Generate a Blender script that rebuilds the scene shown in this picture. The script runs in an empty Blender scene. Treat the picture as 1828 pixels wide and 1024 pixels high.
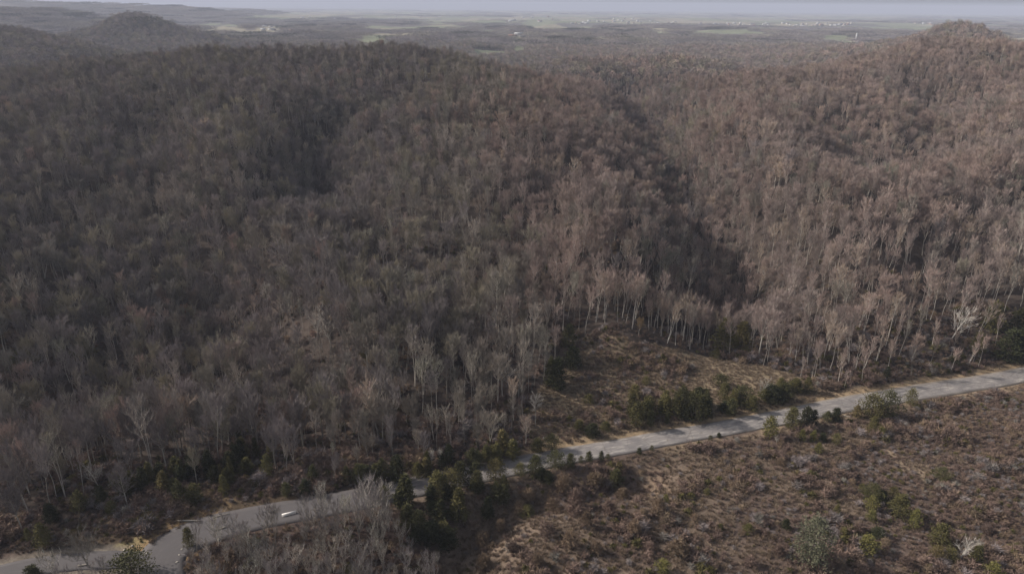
import bpy, math, random
import numpy as np
from mathutils import Vector, Matrix, Euler

PI = math.pi
sc = bpy.context.scene
COL = sc.collection

# ------------------------------------------------------------------ camera
CAMZ = 120.0
PITCH = math.radians(22.1)
ROLL = math.radians(0.55)
FPX = 1235.0
F3 = np.array([0, math.cos(PITCH), -math.sin(PITCH)])
U0 = np.array([0, math.sin(PITCH), math.cos(PITCH)])
R0 = np.array([1.0, 0, 0])
RV = R0 * math.cos(ROLL) + U0 * math.sin(ROLL)
UV = U0 * math.cos(ROLL) - R0 * math.sin(ROLL)
cam_d = bpy.data.cameras.new('camera')
cam_d.sensor_width = 36.0
cam_d.lens = FPX / 1828.0 * 36.0
cam_d.clip_start = 1.0
cam_d.clip_end = 90000.0
cam = bpy.data.objects.new('camera', cam_d)
COL.objects.link(cam)
M3 = Matrix(((RV[0], UV[0], -F3[0]), (RV[1], UV[1], -F3[1]), (RV[2], UV[2], -F3[2])))
cam.matrix_world = Matrix.Translation((0, 0, CAMZ)) @ M3.to_4x4()
sc.camera = cam

# ------------------------------------------------------------------ light
SUN_EL = math.radians(31.0)
SUN_AZ = Vector((-1.0, 0.24, 0)).normalized()          # the sun stands to the left, a little beyond the hill
world = bpy.data.worlds.new('World')
sc.world = world
world.use_nodes = True
wn = world.node_tree
bg = wn.nodes['Background']
sky = wn.nodes.new('ShaderNodeTexSky')
sky.sky_type = 'NISHITA'
sky.sun_disc = False
sky.sun_elevation = SUN_EL
sky.sun_rotation = math.atan2(SUN_AZ.x, SUN_AZ.y)
sky.air_density = 1.0
sky.dust_density = 3.0
sky.ozone_density = 1.5
hs = wn.nodes.new('ShaderNodeHueSaturation')
hs.inputs['Saturation'].default_value = 0.5
wn.links.new(sky.outputs[0], hs.inputs['Color'])
wn.links.new(hs.outputs[0], bg.inputs['Color'])
bg.inputs['Strength'].default_value = 0.100
sun_d = bpy.data.lights.new('sun', 'SUN')
sun_d.energy = 3.9
sun_d.angle = math.radians(1.2)
sun_d.color = (1.0, 0.93, 0.84)
sun = bpy.data.objects.new('sun', sun_d)
COL.objects.link(sun)
sd = Vector((SUN_AZ.x * math.cos(SUN_EL), SUN_AZ.y * math.cos(SUN_EL), math.sin(SUN_EL)))
sun.rotation_euler = (-sd).to_track_quat('-Z', 'Y').to_euler()
sun.location = sd * 500
vs = sc.view_settings
vs.view_transform = 'Standard'
vs.look = 'None'
vs.gamma = 1
vs.exposure = 0.38
try:
    sc.cycles.use_denoising = True
    sc.cycles.max_bounces = 5
    sc.cycles.diffuse_bounces = 2
    sc.cycles.volume_bounces = 0
    sc.cycles.transparent_max_bounces = 4
    sc.cycles.volume_max_steps = 64
except Exception:
    pass

# ------------------------------------------------------------------ maths
def ray(px, py):
    px = np.asarray(px, float); py = np.asarray(py, float)
    x = (px - 914.0) / FPX; y = (512.0 - py) / FPX
    return F3 + x[..., None] * RV + y[..., None] * UV

def project(P):
    d = np.asarray(P, float) - np.array([0, 0, CAMZ])
    z = d @ F3
    z = np.where(z > 1e-3, z, 1e-3)
    return 914 + FPX * (d @ RV) / z, 512 - FPX * (d @ UV) / z, z

def at_y(px, py, Y):
    d = ray(px, py)
    return np.array([0, 0, CAMZ]) + d * (Y / d[1])

rng = np.random.default_rng(7)
_perm = rng.integers(0, 2 ** 31, 4096)
def _h(ix, iy, s):
    return ((_perm[(ix * 73 + iy * 1931 + s * 57) & 4095] ^ _perm[(iy * 311 + ix * 17 + s) & 4095]) & 65535) / 65535.0
def vnoise(x, y, sc_, s=0):
    x = np.asarray(x, float) / sc_; y = np.asarray(y, float) / sc_
    ix = np.floor(x).astype(np.int64); iy = np.floor(y).astype(np.int64)
    fx = x - ix; fy = y - iy
    fx = fx * fx * (3 - 2 * fx); fy = fy * fy * (3 - 2 * fy)
    a = _h(ix, iy, s); b = _h(ix + 1, iy, s); c = _h(ix, iy + 1, s); d = _h(ix + 1, iy + 1, s)
    return (a * (1 - fx) + b * fx) * (1 - fy) + (c * (1 - fx) + d * fx) * fy
def fbm(x, y, sc_, o=3, s=0):
    v = 0; a = 1; t = 0
    for i in range(o):
        v = v + a * vnoise(x, y, sc_ / 2 ** i, s + i * 11); t += a; a *= .5
    return v / t

def smooth(a, b, x):
    t = np.clip((x - a) / (b - a), 0, 1)
    return t * t * (3 - 2 * t)

def inpoly(x, y, poly):
    poly = np.asarray(poly)[:, :2]
    x = np.asarray(x); y = np.asarray(y)
    r = np.zeros(x.shape, bool)
    n = len(poly)
    for i in range(n):
        x1, y1 = poly[i]; x2, y2 = poly[(i + 1) % n]
        if y1 == y2: continue
        c = ((y1 > y) != (y2 > y)) & (x < (x2 - x1) * (y - y1) / (y2 - y1) + x1)
        r ^= c
    return r

def seg_dist(x, y, pl):
    """distance to a polyline"""
    x = np.asarray(x, float); y = np.asarray(y, float)
    d = np.full(x.shape, 1e9)
    for (x1, y1), (x2, y2) in zip(pl[:-1], pl[1:]):
        vx, vy = x2 - x1, y2 - y1
        t = np.clip(((x - x1) * vx + (y - y1) * vy) / (vx * vx + vy * vy + 1e-9), 0, 1)
        d = np.minimum(d, np.hypot(x - x1 - t * vx, y - y1 - t * vy))
    return d

def spline(pts, n=12):
    pts = [np.array(p, float) for p in pts]
    P = [2 * pts[0] - pts[1]] + pts + [2 * pts[-1] - pts[-2]]
    out = []
    for i in range(1, len(P) - 2):
        for k in range(n):
            t = k / n
            a, b, c, d = P[i - 1], P[i], P[i + 1], P[i + 2]
            out.append(.5 * ((2 * b) + (-a + c) * t + (2 * a - 5 * b + 4 * c - d) * t * t + (-a + 3 * b - 3 * c + d) * t ** 3))
    out.append(pts[-1])
    return np.array(out)

# ------------------------------------------------------------------ terrain
def flat(px, py, z=0.0):
    d = ray(px, py)
    t = (z - CAMZ) / d[2]
    return (d[0] * t, d[1] * t)

ROAD = spline([flat(*p) for p in [(2300, 560), (2050, 615), (1828, 668), (1700, 690), (1600, 706), (1500, 723), (1400, 743), (1300, 762), (1200, 779), (1100, 798),
        (1000, 815), (900, 835), (800, 856), (740, 868), (650, 888), (560, 905), (470, 921), (390, 940), (330, 962), (295, 985), (287, 1010), (290, 1040), (300, 1080)]])
TRACK = spline([flat(*p) for p in [(290, 1006), (262, 1000), (190, 999), (100, 1005), (30, 1016), (-60, 1036), (-200, 1070)]])

def roadw(i):
    p = ROAD[i]
    return 3.9 + .25 * math.sin(p[0] * .05)

CAN = 16.0
ctrl = []
def cp(px, py, Y, can=CAN):
    P = at_y(px, py, Y); ctrl.append((P[0], P[1], P[2] - can))
rows = [(700, 178), (600, 205), (500, 240), (400, 290), (300, 365), (200, 485)]
for px in (-260, 0, 200, 400, 600, 800):
    for py, Y in rows:
        cp(px, py, Y)
for px in (1000,):
    for py, Y in [(500, 252), (400, 300), (300, 370), (200, 500)]:
        cp(px, py, Y)
for px, py, Y in [(1000, 700, 212), (1100, 680, 215), (1200, 640, 222), (1100, 600, 230), (1300, 660, 222)]:
    cp(px, py, Y, 0)
for px in (1200, 1400):
    for py, Y in [(500, 258), (400, 305), (300, 385), (200, 525)]:
        cp(px, py, Y)
for px in (1600, 1800, 2100):
    for py, Y in [(500, 252), (400, 302), (300, 382), (200, 510), (140, 640)]:
        cp(px, py, Y)
crest = [(-260, 150, 700), (-60, 140, 720), (0, 135, 730), (60, 102, 750), (200, 103, 760), (330, 97, 770), (460, 95, 760), (600, 94, 740), (740, 93, 740), (830, 97, 730),
         (950, 126, 690), (1050, 150, 650), (1180, 163, 640), (1300, 150, 680), (1400, 128, 740), (1465, 110, 790), (1550, 88, 860), (1650, 80, 920), (1740, 92, 920), (1828, 104, 900),
         (2000, 104, 900), (2200, 115, 900)]
for px, py, Y in crest:
    cp(px, py, Y)
    P = at_y(px, py, Y)
    k = (Y + 260) / Y
    ctrl.append((P[0] * k, P[1] * k, max(0, P[2] - CAN - 62)))
for p in ROAD[::8]:
    ctrl.append((p[0], p[1], 0))
    ctrl.append((p[0] * .88, p[1] * .88, -1.0))
    ctrl.append((p[0] * .6, p[1] * .6, -2.0))
for px in range(-200, 2200, 300):
    for rr in (1300, 1500):
        a = math.atan((px - 914) / FPX)
        ctrl.append((rr * math.sin(a), rr * math.cos(a), 8))
ctrl.append((-150, 30, -2)); ctrl.append((150, 30, -2)); ctrl.append((0, -80, -2))
C = np.array(ctrl)
def _tps(r2):
    return np.where(r2 > 1e-9, r2 * np.log(r2 + 1e-12), 0) * .5
S_ = 500.0
_A = C[:, :2] / S_
_K = _tps(((_A[:, None] - _A[None]) ** 2).sum(-1)) + np.eye(len(C)) * 2e-4
_Pm = np.c_[np.ones(len(C)), _A]
_M = np.block([[_K, _Pm], [_Pm.T, np.zeros((3, 3))]])
_W = np.linalg.solve(_M, np.r_[C[:, 2], 0, 0, 0])
def base_near(x, y):
    x = np.asarray(x, float).ravel(); y = np.asarray(y, float).ravel()
    out = np.empty(x.size)
    for i in range(0, x.size, 20000):
        q = np.c_[x[i:i + 20000], y[i:i + 20000]] / S_
        out[i:i + 20000] = _tps(((q[:, None] - _A[None]) ** 2).sum(-1)) @ _W[:len(C)] + np.c_[np.ones(len(q)), q] @ _W[len(C):]
    return out

# far hills: (px, py of the wooded top, distance, sx, sy)
hills = []
def hill(px, py, Y, sx, sy, canopy=14, rot=0.0):
    P = at_y(px, py, Y)
    hills.append((P[0], Y, P[2] - canopy, sx, sy, rot))
hill(245, 29, 1950, 58, 130, 12)
hill(198, 54, 1940, 60, 130); hill(292, 42, 1940, 66, 130); hill(335, 60, 1930, 90, 140); hill(400, 76, 1900, 110, 150); hill(450, 92, 1850, 100, 140)
hill(150, 62, 1900, 90, 140)
hill(-60, 42, 1280, 150, 130)
hill(40, 62, 1230, 90, 120)
hill(120, 78, 1180, 80, 100)
hill(60, 16, 3000, 190, 260)
hill(-60, 14, 3000, 260, 300)
hill(150, 40, 2900, 120, 220)
for px, py in [(-100, -3), (-20, -1), (50, 2), (120, 6), (190, 9), (250, 12), (310, 14), (345, 19)]:
    hill(px, py, 5600, 300, 420)
hill(380, 32, 5300, 240, 350)
hill(412, 11, 9500, 190, 500)
for px, py in [(438, 16), (460, 20), (485, 26), (505, 29)]:
    hill(px, py, 7200, 190, 380)
hill(600, 44, 4400, 260, 350); hill(680, 42, 4500, 260, 300); hill(540, 60, 4200, 240, 300); hill(740, 52, 4500, 150, 300)
hill(820, 66, 2700, 160, 200); hill(560, 85, 2500, 260, 200)
hill(1060, 72, 2500, 260, 200); hill(1200, 70, 2700, 300, 220); hill(1380, 78, 2300, 300, 220); hill(1300, 60, 3600, 400, 250)
hill(960, 62, 3300, 200, 200); hill(700, 78, 2300, 160, 160); hill(1450, 66, 2900, 260, 180); hill(900, 44, 6000, 500, 350); hill(1250, 42, 6500, 600, 350); hill(620, 32, 8000, 600, 400); hill(1600, 44, 6000, 400, 300)
hill(1130, 93, 1080, 130, 110); hill(1030, 105, 1080, 90, 110); hill(1250, 104, 1060, 120, 110); hill(1370, 118, 1010, 110, 100)
hill(1720, 40, 1420, 44, 130, 10); hill(1675, 62, 1400, 60, 130); hill(1775, 62, 1410, 50, 140); hill(1620, 72, 1380, 80, 140); hill(1815, 84, 1400, 60, 140); hill(1560, 82, 1340, 100, 150)
def base_far(x, y):
    r = np.hypot(x, y)
    b = -4 + (24 + 16 * smooth(1500, 2500, r) * (1 - smooth(6000, 12000, r))) * (fbm(x, y, 900, 3, 5) - .5) + 16 * (fbm(x, y, 2600, 2, 9) - .5) * smooth(2000, 5000, r)
    b = b + 6 * smooth(900, 2000, r)
    acc = np.zeros_like(b)
    p = 3.0
    for hx, hy, hz, sx, sy, _ in hills:
        e = ((x - hx) / sx) ** 2 + ((y - hy) / sy) ** 2
        acc += (np.maximum(hz - 6, 5) * np.exp(-e * .5)) ** p
    return b + acc ** (1 / p)

gullies = []
def base(x, y):
    x = np.asarray(x, float); y = np.asarray(y, float)
    sh = x.shape; x = x.ravel(); y = y.ravel()
    r = np.hypot(x, y)
    w = smooth(980, 1350, r)
    zn = np.zeros(x.size); m = w < 1
    if m.any(): zn[m] = base_near(x[m], y[m])
    zf = base_far(x, y)
    # the near hills may poke out of the blend, never be cut by it
    z = np.where(w <= 0, np.maximum(zn, zf * smooth(850, 1000, r)), zn * (1 - w) + zf * w)
    z = np.where((w > 0) & (w < 1), np.maximum(z, zf), z)
    return z.reshape(sh)

def add_relief(z, x, y):
    r = np.hypot(x, y)
    dr = seg_dist(x, y, ROAD[::3])
    amp = smooth(14, 70, dr) * (y > 0)
    amp = np.where(inside_near(x, y), 0.15 * amp, amp)
    hillm = amp * smooth(235, 330, r)
    z = z + hillm * (13 * (fbm(x, y, 125, 3, 21) - .5) * 2) + amp * 1.6 * (fbm(x, y, 22, 2, 31) - .5) * 2
    for pl, d, w in gullies:
        dd = seg_dist(x, y, pl)
        z = z - d * np.exp(-(dd / w) ** 2) * amp * np.where(x > -10, smooth(238, 300, r), 1)
    return z
_near_line = None
def inside_near(x, y):
    # this side of the road
    xs = ROAD[:, 0]; o = np.argsort(xs)
    yr = np.interp(x, xs[o], ROAD[:, 1][o])
    return y < yr

def cast(px, py, hf, add=0.0, y0=100., y1=3500.):
    d = ray(px, py); d = d / d[..., 1:2]
    Ys = np.geomspace(y0, y1, 500)
    X = d[..., 0:1] * Ys; Z = CAMZ + d[..., 2:3] * Ys
    H = hf(X, np.broadcast_to(Ys, X.shape)) + add
    below = Z <= H
    i = np.argmax(below, -1)
    i = np.where(below.any(-1), i, len(Ys) - 1)
    i0 = np.maximum(i - 1, 0)
    ii = np.arange(len(i))
    a = (Z - H)[ii, i0]; b = (Z - H)[ii, i]
    t = np.where(a - b > 1e-6, a / (a - b), 0)
    Y = Ys[i0] * (1 - t) + Ys[i] * t
    return np.c_[d[..., 0] * Y, Y]

def gully(pl, depth, width):
    w = cast(np.array([p[0] for p in pl]), np.array([p[1] for p in pl]), base, CAN)
    gullies.append(([tuple(q) for q in spline([tuple(a) for a in w], 4)], depth * 1.35, width))
gully([(725, 135), (640, 160), (560, 200), (510, 270), (440, 330), (410, 430), (440, 500), (525, 560), (560, 660), (600, 760)], 13, 30)
gully([(240, 190), (262, 290), (300, 360), (390, 450)], 13, 26)
gully([(560, 190), (620, 300), (690, 390), (760, 440), (850, 480), (905, 560)], 12, 26)
gully([(1110, 140), (1185, 190), (1235, 270), (1290, 370), (1300, 450), (1240, 540)], 20, 32)
gully([(1665, 135), (1690, 190), (1640, 260)], 11, 26)
gully([(1500, 190), (1530, 240), (1500, 300)], 9, 22)
gully([(1000, 300), (955, 360), (930, 420)], 10, 20)
gully([(1840, 330), (1760, 390), (1700, 470)], 7, 26)
gully([(60, 300), (140, 400), (180, 520), (120, 640)], 11, 28)
gully([(850, 170), (920, 230), (1000, 300), (1080, 420), (1090, 500)], -13, 36)
gully([(400, 240), (470, 380), (600, 480), (660, 600)], -7, 26)
gully([(1300, 190), (1400, 300), (1450, 420), (1500, 540)], -8, 40)

DITCH = spline([flat(*p) for p in [(1130, 838), (1040, 850), (960, 866), (890, 895), (850, 940), (820, 990), (800, 1060)]], 6)
def height(x, y):
    x = np.asarray(x, float); y = np.asarray(y, float)
    z = base(x, y)
    z = add_relief(z, x, y)
    d1 = seg_dist(x, y, DITCH)
    z = z - 6.5 * np.exp(-(d1 / 9.0) ** 2) * (y < 260)
    dr = np.minimum(seg_dist(x, y, ROAD[::2]), seg_dist(x, y, TRACK[::2]))
    nb = (np.hypot(x, y) < 900)
    flatw = np.where(nb, 1 - smooth(6.0, 20.0, dr), 0)
    z = z * (1 - flatw) + 0.0 * flatw
    z = np.where(nb & (dr < 6.0), np.minimum(z, -.12 * (1 - smooth(4.0, 6.0, dr))), z)
    return z
def hz(x, y):
    return float(height(np.array([x]), np.array([y]))[0])
def ground_at(px, py):
    g = cast(np.array([float(px)]), np.array([float(py)]), height, 0, 90, 1200)[0]
    return float(g[0]), float(g[1])

# land use ---------------------------------------------------------------
def gp(pts):
    return [ground_at(*p) for p in pts]
CLEARING = gp([(945, 790), (940, 735), (965, 690), (1010, 655), (1045, 600), (1075, 585), (1130, 612), (1220, 625), (1290, 640), (1370, 655), (1430, 675), (1480, 700), (1500, 715), (1300, 755), (1100, 792)])
DELL = gp([(60, 975), (130, 930), (260, 905), (300, 868), (380, 862), (410, 850), (480, 850), (510, 880), (545, 892), (520, 910), (400, 935), (260, 968)])
THICKET = [flat(*p) for p in [(318, 1075), (322, 985), (370, 958), (470, 935), (560, 920), (640, 905), (690, 925), (720, 960), (790, 1000), (830, 1075)]]
ISLAND = [flat(*p) for p in [(185, 992), (215, 966), (262, 950), (330, 936), (338, 946), (290, 962), (262, 980), (240, 994)]]
LITTLE = [flat(*p) for p in [(-40, 1060), (-40, 1030), (60, 1020), (190, 1003), (262, 990), (280, 1010), (275, 1060)]]
FIELDS = {}
def farpoly(pts, Y):
    # woods in front of a field hide its near edge, so the field itself reaches nearer
    ym = sum(p[1] for p in pts) / len(pts)
    pts = [(px, py if py < ym else py + 9.0 * max(.25, (py - 16) / 55)) for px, py in pts]
    # corners where the pixel's ray meets the plain
    return [flat(px, py, Y) for px, py in pts]
FARF = [farpoly(p, 4) for p in [
    [(345, 42), (372, 41), (440, 42), (436, 48), (400, 50), (360, 48)], [(372, 50), (430, 49), (445, 55), (400, 56)],
    [(640, 63), (690, 60), (728, 63), (720, 67), (650, 67)], [(910, 68), (935, 72), (938, 84), (905, 88), (918, 78)],
    [(850, 48), (870, 47), (880, 55), (862, 56)], [(960, 50), (1040, 48), (1060, 50), (980, 55)], [(1040, 40), (1150, 43), (1140, 46), (1060, 46)],
    [(1400, 52), (1470, 51), (1465, 55), (1405, 55)], [(1470, 64), (1520, 66), (1545, 72), (1500, 75), (1480, 72)], [(1160, 55), (1200, 55), (1195, 58), (1160, 58)],
    [(740, 44), (800, 43), (850, 47), (760, 49)], [(520, 28), (600, 30), (590, 33), (520, 32)], [(620, 74), (690, 74), (700, 80), (640, 80)],
    [(1060, 62), (1120, 58), (1130, 60), (1070, 66)], [(840, 90), (900, 88), (905, 92), (850, 95)], [(440, 50), (500, 47), (540, 50), (470, 55)]]]
def fieldmask(x, y):
    r = np.hypot(x, y)
    sz = np.where(r < 4500, 380., 760.)
    u = x + 90 * (fbm(x, y, 400, 2, 3) - .5) * 2; v = y * .55 + 60 * (fbm(x, y, 400, 2, 4) - .5) * 2
    c = _h(np.floor(u / sz).astype(np.int64), np.floor(v / sz * 1.3).astype(np.int64), 77)
    thr = .16 + .52 * smooth(2600, 6000, r)
    # open ground keeps to the plain, not the wooded hills
    m = (c < thr) & (r > 2500) & (base_far(x, y) < 30)
    for p in FARF:
        m |= inpoly(x, y, p)
    return m

def mesh_from(name, V, faces, mats=(), midx=None, smooth_=False):
    me = bpy.data.meshes.new(name)
    V = np.asarray(V, np.float32)
    if isinstance(faces, np.ndarray):
        n, k = faces.shape
        me.vertices.add(len(V)); me.vertices.foreach_set('co', V.ravel())
        me.loops.add(n * k); me.loops.foreach_set('vertex_index', faces.astype(np.int32).ravel())
        me.polygons.add(n)
        me.polygons.foreach_set('loop_start', np.arange(0, n * k, k, dtype=np.int32))
        me.polygons.foreach_set('loop_total', np.full(n, k, np.int32))
    else:
        tot = np.array([len(f) for f in faces], np.int32)
        me.vertices.add(len(V)); me.vertices.foreach_set('co', V.ravel())
        li = np.array([i for f in faces for i in f], np.int32)
        me.loops.add(len(li)); me.loops.foreach_set('vertex_index', li)
        me.polygons.add(len(tot))
        me.polygons.foreach_set('loop_start', np.r_[0, np.cumsum(tot)[:-1]].astype(np.int32))
        me.polygons.foreach_set('loop_total', tot)
    for m in mats: me.materials.append(m)
    if midx is not None: me.polygons.foreach_set('material_index', np.asarray(midx, np.int32))
    if smooth_: me.polygons.foreach_set('use_smooth', np.ones(len(me.polygons), bool))
    me.update(calc_edges=True)
    return me

def link(name, me, parent=None, loc=(0, 0, 0), rz=0, s=1):
    o = bpy.data.objects.new(name, me); COL.objects.link(o)
    o.location = loc; o.rotation_euler = (0, 0, rz)
    o.scale = (s, s, s) if not hasattr(s, '__len__') else s
    if parent: o.parent = parent
    return o
def tag(o, label=None, cat=None, group=None, kind=None):
    if label: o['label'] = label
    if cat: o['category'] = cat
    if group: o['group'] = group
    if kind: o['kind'] = kind
    return o

# ------------------------------------------------------------------ materials
def newmat(name, rough=.9, spec=.15):
    m = bpy.data.materials.new(name); m.use_nodes = True
    b = m.node_tree.nodes['Principled BSDF']
    b.inputs['Roughness'].default_value = rough
    b.inputs['Specular IOR Level'].default_value = spec
    return m, m.node_tree.nodes, m.node_tree.links, b
def mixc(N, L, fac, a, b, mode='MIX'):
    n = N.new('ShaderNodeMix'); n.data_type = 'RGBA'; n.blend_type = mode
    for s, v in ((n.inputs[0], fac), (n.inputs[6], a), (n.inputs[7], b)):
        if hasattr(v, 'links'): L.new(v, s)
        elif isinstance(v, (int, float)): s.default_value = v
        else: s.default_value = (*v, 1)
    return n.outputs[2]
def maprange(N, L, v, a, b, c, d):
    n = N.new('ShaderNodeMapRange'); L.new(v, n.inputs[0])
    for i, q in enumerate((a, b, c, d)): n.inputs[i + 1].default_value = q
    return n.outputs[0]
def noise(N, L, vec, scale, detail=3, rough=.6):
    n = N.new('ShaderNodeTexNoise'); n.inputs['Scale'].default_value = scale
    n.inputs['Detail'].default_value = detail; n.inputs['Roughness'].default_value = rough
    if vec is not None: L.new(vec, n.inputs['Vector'])
    return n.outputs['Fac']
def plant_mat(name, c1, c2, c3, var=.3, zone=60.0):
    """plant colour: varies from plant to plant and slowly over the hillside"""
    m, N, L, b = newmat(name, .85, .1)
    oi = N.new('ShaderNodeObjectInfo')
    z = noise(N, L, oi.outputs['Location'], 1.0 / zone, 2)
    col = mixc(N, L, maprange(N, L, z, .38, .62, 0, 1), c1, c2)
    col = mixc(N, L, maprange(N, L, oi.outputs['Random'], .72, 1, 0, 1), col, c3)
    wn_ = N.new('ShaderNodeTexWhiteNoise'); wn_.noise_dimensions = '1D'
    L.new(oi.outputs['Random'], wn_.inputs['W'])
    v = N.new('ShaderNodeHueSaturation')
    L.new(maprange(N, L, wn_.outputs['Value'], 0, 1, 1 - var, 1 + var), v.inputs['Value'])
    L.new(col, v.inputs['Color'])
    g = N.new('ShaderNodeNewGeometry')
    col2 = mixc(N, L, maprange(N, L, noise(N, L, g.outputs['Position'], .9, 2), .3, .7, 0, 1), v.outputs[0],
                v.outputs[0])
    L.new(v.outputs[0], b.inputs['Base Color'])
    return m
M = {}
M['twig_grey'] = plant_mat('twig_grey', (.250, .218, .178), (.262, .222, .196), (.22, .21, .165))
M['twig_mauve'] = plant_mat('twig_mauve', (.320, .236, .205), (.285, .226, .205), (.34, .265, .205))  # reddish twigs, their colour also raised so the spur looks sunlit
M['twig_dusk'] = plant_mat('twig_dusk', (.215, .186, .180), (.230, .194, .190), (.215, .20, .17))
M['twig_olive'] = plant_mat('twig_olive', (.275, .242, .180), (.25, .22, .17), (.29, .25, .18))
M['bark_grey'] = plant_mat('bark_grey', (.30, .27, .235), (.26, .235, .205), (.36, .33, .29))
M['bark_pale'] = plant_mat('bark_pale', (.46, .41, .36), (.40, .36, .32), (.54, .50, .44))
M['bark_white'] = plant_mat('bark_white', (.50, .465, .42), (.45, .42, .375), (.54, .50, .455), .1)
M['bark_dark'] = plant_mat('bark_dark', (.09, .07, .055), (.08, .065, .05), (.10, .08, .06))
M['cedar'] = plant_mat('cedar', (.070, .066, .028), (.058, .057, .025), (.085, .075, .032), .25, 25)
M['cedar_olive'] = plant_mat('cedar_olive', (.115, .100, .040), (.10, .09, .036), (.14, .108, .048), .25, 25)
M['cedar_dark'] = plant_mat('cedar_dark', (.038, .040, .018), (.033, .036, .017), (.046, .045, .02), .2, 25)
M['shrub_bright'] = plant_mat('shrub_bright', (.15, .136, .046), (.13, .122, .042), (.165, .145, .055), .2, 25)
M['shrub_grey'] = plant_mat('shrub_grey', (.105, .105, .068), (.1, .1, .065), (.105, .1, .07), .15, 25)
M['shrub_tan'] = plant_mat('shrub_tan', (.215, .155, .105), (.19, .135, .095), (.23, .175, .12), .25, 25)
M['shrub_brown'] = plant_mat('shrub_brown', (.195, .136, .110), (.168, .118, .098), (.215, .155, .118), .3, 18)
M['leaf_rust'] = plant_mat('leaf_rust', (.26, .105, .055), (.24, .10, .055), (.26, .12, .06), .1)
M['leaf_tan'] = plant_mat('leaf_tan', (.24, .165, .09), (.22, .15, .085), (.26, .18, .1), .15)
M['grass_dry'] = plant_mat('grass_dry', (.240, .182, .132), (.200, .150, .112), (.29, .225, .165), .25, 14)

def ground_mat():
    m, N, L, b = newmat('ground_soil', .95, .05)
    a = N.new('ShaderNodeVertexColor'); a.layer_name = 'cover'
    g = N.new('ShaderNodeNewGeometry')
    n1 = noise(N, L, g.outputs['Position'], .35, 5, .7)
    n2 = noise(N, L, g.outputs['Position'], .035, 4, .6)
    n3 = noise(N, L, g.outputs['Position'], 2.2, 3, .7)
    v = N.new('ShaderNodeHueSaturation'); L.new(a.outputs['Color'], v.inputs['Color'])
    m1 = N.new('ShaderNodeMath'); m1.operation = 'MULTIPLY'
    L.new(maprange(N, L, n1, .25, .75, .6, 1.4), m1.inputs[0]); L.new(maprange(N, L, n2, .3, .7, .75, 1.25), m1.inputs[1])
    m2 = N.new('ShaderNodeMath'); m2.operation = 'MULTIPLY'
    L.new(m1.outputs[0], m2.inputs[0]); L.new(maprange(N, L, n3, .3, .7, .75, 1.25), m2.inputs[1])
    L.new(m2.outputs[0], v.inputs['Value'])
    L.new(v.outputs[0], b.inputs['Base Color'])
    bp = N.new('ShaderNodeBump'); bp.inputs['Distance'].default_value = .6; bp.inputs['Strength'].default_value = .6
    L.new(n1, bp.inputs['Height']); L.new(bp.outputs[0], b.inputs['Normal'])
    return m
M['ground'] = ground_mat()

def road_mat():
    m, N, L, b = newmat('road_asphalt', .85, .2)
    g = N.new('ShaderNodeUVMap'); g.uv_map = 'UVMap'
    mp = N.new('ShaderNodeMapping'); mp.inputs['Scale'].default_value = (1, .16, 1)
    L.new(g.outputs[0], mp.inputs[0])
    n1 = noise(N, L, mp.outputs[0], 1.1, 6, .72)        # streaks along the road
    n2 = noise(N, L, g.outputs[0], .16, 4, .65)
    n3 = noise(N, L, g.outputs[0], .45, 5, .75)
    c = mixc(N, L, maprange(N, L, n2, .35, .65, 0, 1), (.165, .152, .150), (.235, .212, .200))
    c = mixc(N, L, maprange(N, L, n1, .50, .68, 0, .75), c, (.46, .42, .37))
    c = mixc(N, L, maprange(N, L, n3, .58, .72, 0, .8), c, (.105, .085, .07))
    vo = N.new('ShaderNodeTexVoronoi'); vo.feature = 'DISTANCE_TO_EDGE'; vo.inputs['Scale'].default_value = .22
    L.new(g.outputs[0], vo.inputs['Vector'])
    c = mixc(N, L, maprange(N, L, vo.outputs['Distance'], .0, .022, .38, 0), c, (.07, .06, .052))      # cracks with weeds
    su = N.new('ShaderNodeSeparateXYZ'); L.new(g.outputs[0], su.inputs[0])
    ab = N.new('ShaderNodeMath'); ab.operation = 'ABSOLUTE'; L.new(su.outputs[0], ab.inputs[0])
    c = mixc(N, L, maprange(N, L, ab.outputs[0], 3.0, 4.0, 0, .6), c, (.20, .165, .13))                # grit along both edges
    gg = N.new('ShaderNodeNewGeometry'); sx = N.new('ShaderNodeSeparateXYZ'); L.new(gg.outputs['Position'], sx.inputs[0])
    # the asphalt colour grows darker to the west
    c = mixc(N, L, maprange(N, L, sx.outputs[0], -40, 25, .92, 0), c, (.095, .086, .087))
    L.new(c, b.inputs['Base Color'])
    return m
M['road'] = road_mat()

def simple(name, c, c2=None, sc_=1.5, rough=.8):
    m, N, L, b = newmat(name, rough, .25)
    g = N.new('ShaderNodeTexCoord')
    n1 = noise(N, L, g.outputs['Object'], sc_, 5, .7)
    L.new(mixc(N, L, maprange(N, L, n1, .35, .65, 0, 1), c, c2 or tuple(q * .7 for q in c)), b.inputs['Base Color'])
    return m
M['concrete_white'] = simple('concrete_white', (.82, .78, .74), (.68, .64, .6), .8)
M['concrete'] = simple('concrete', (.42, .38, .33), (.28, .25, .21), 2)
M['wood_grey'] = simple('wood_grey', (.40, .36, .31), (.25, .22, .18), 3)
M['wall_white'] = simple('wall_white', (.6, .59, .58), (.52, .51, .5), .1)
M['wall_cream'] = simple('wall_cream', (.55, .5, .42), (.5, .45, .38), .1)
M['wall_brick'] = simple('wall_brick', (.36, .24, .18), (.3, .2, .15), .1)
M['roof_grey'] = simple('roof_grey', (.16, .15, .15), (.12, .12, .12), .1)
M['roof_white'] = simple('roof_white', (.5, .5, .5), (.42, .42, .42), .1)
M['roof_red'] = simple('roof_red', (.22, .11, .08), (.18, .09, .07), .1)
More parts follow.
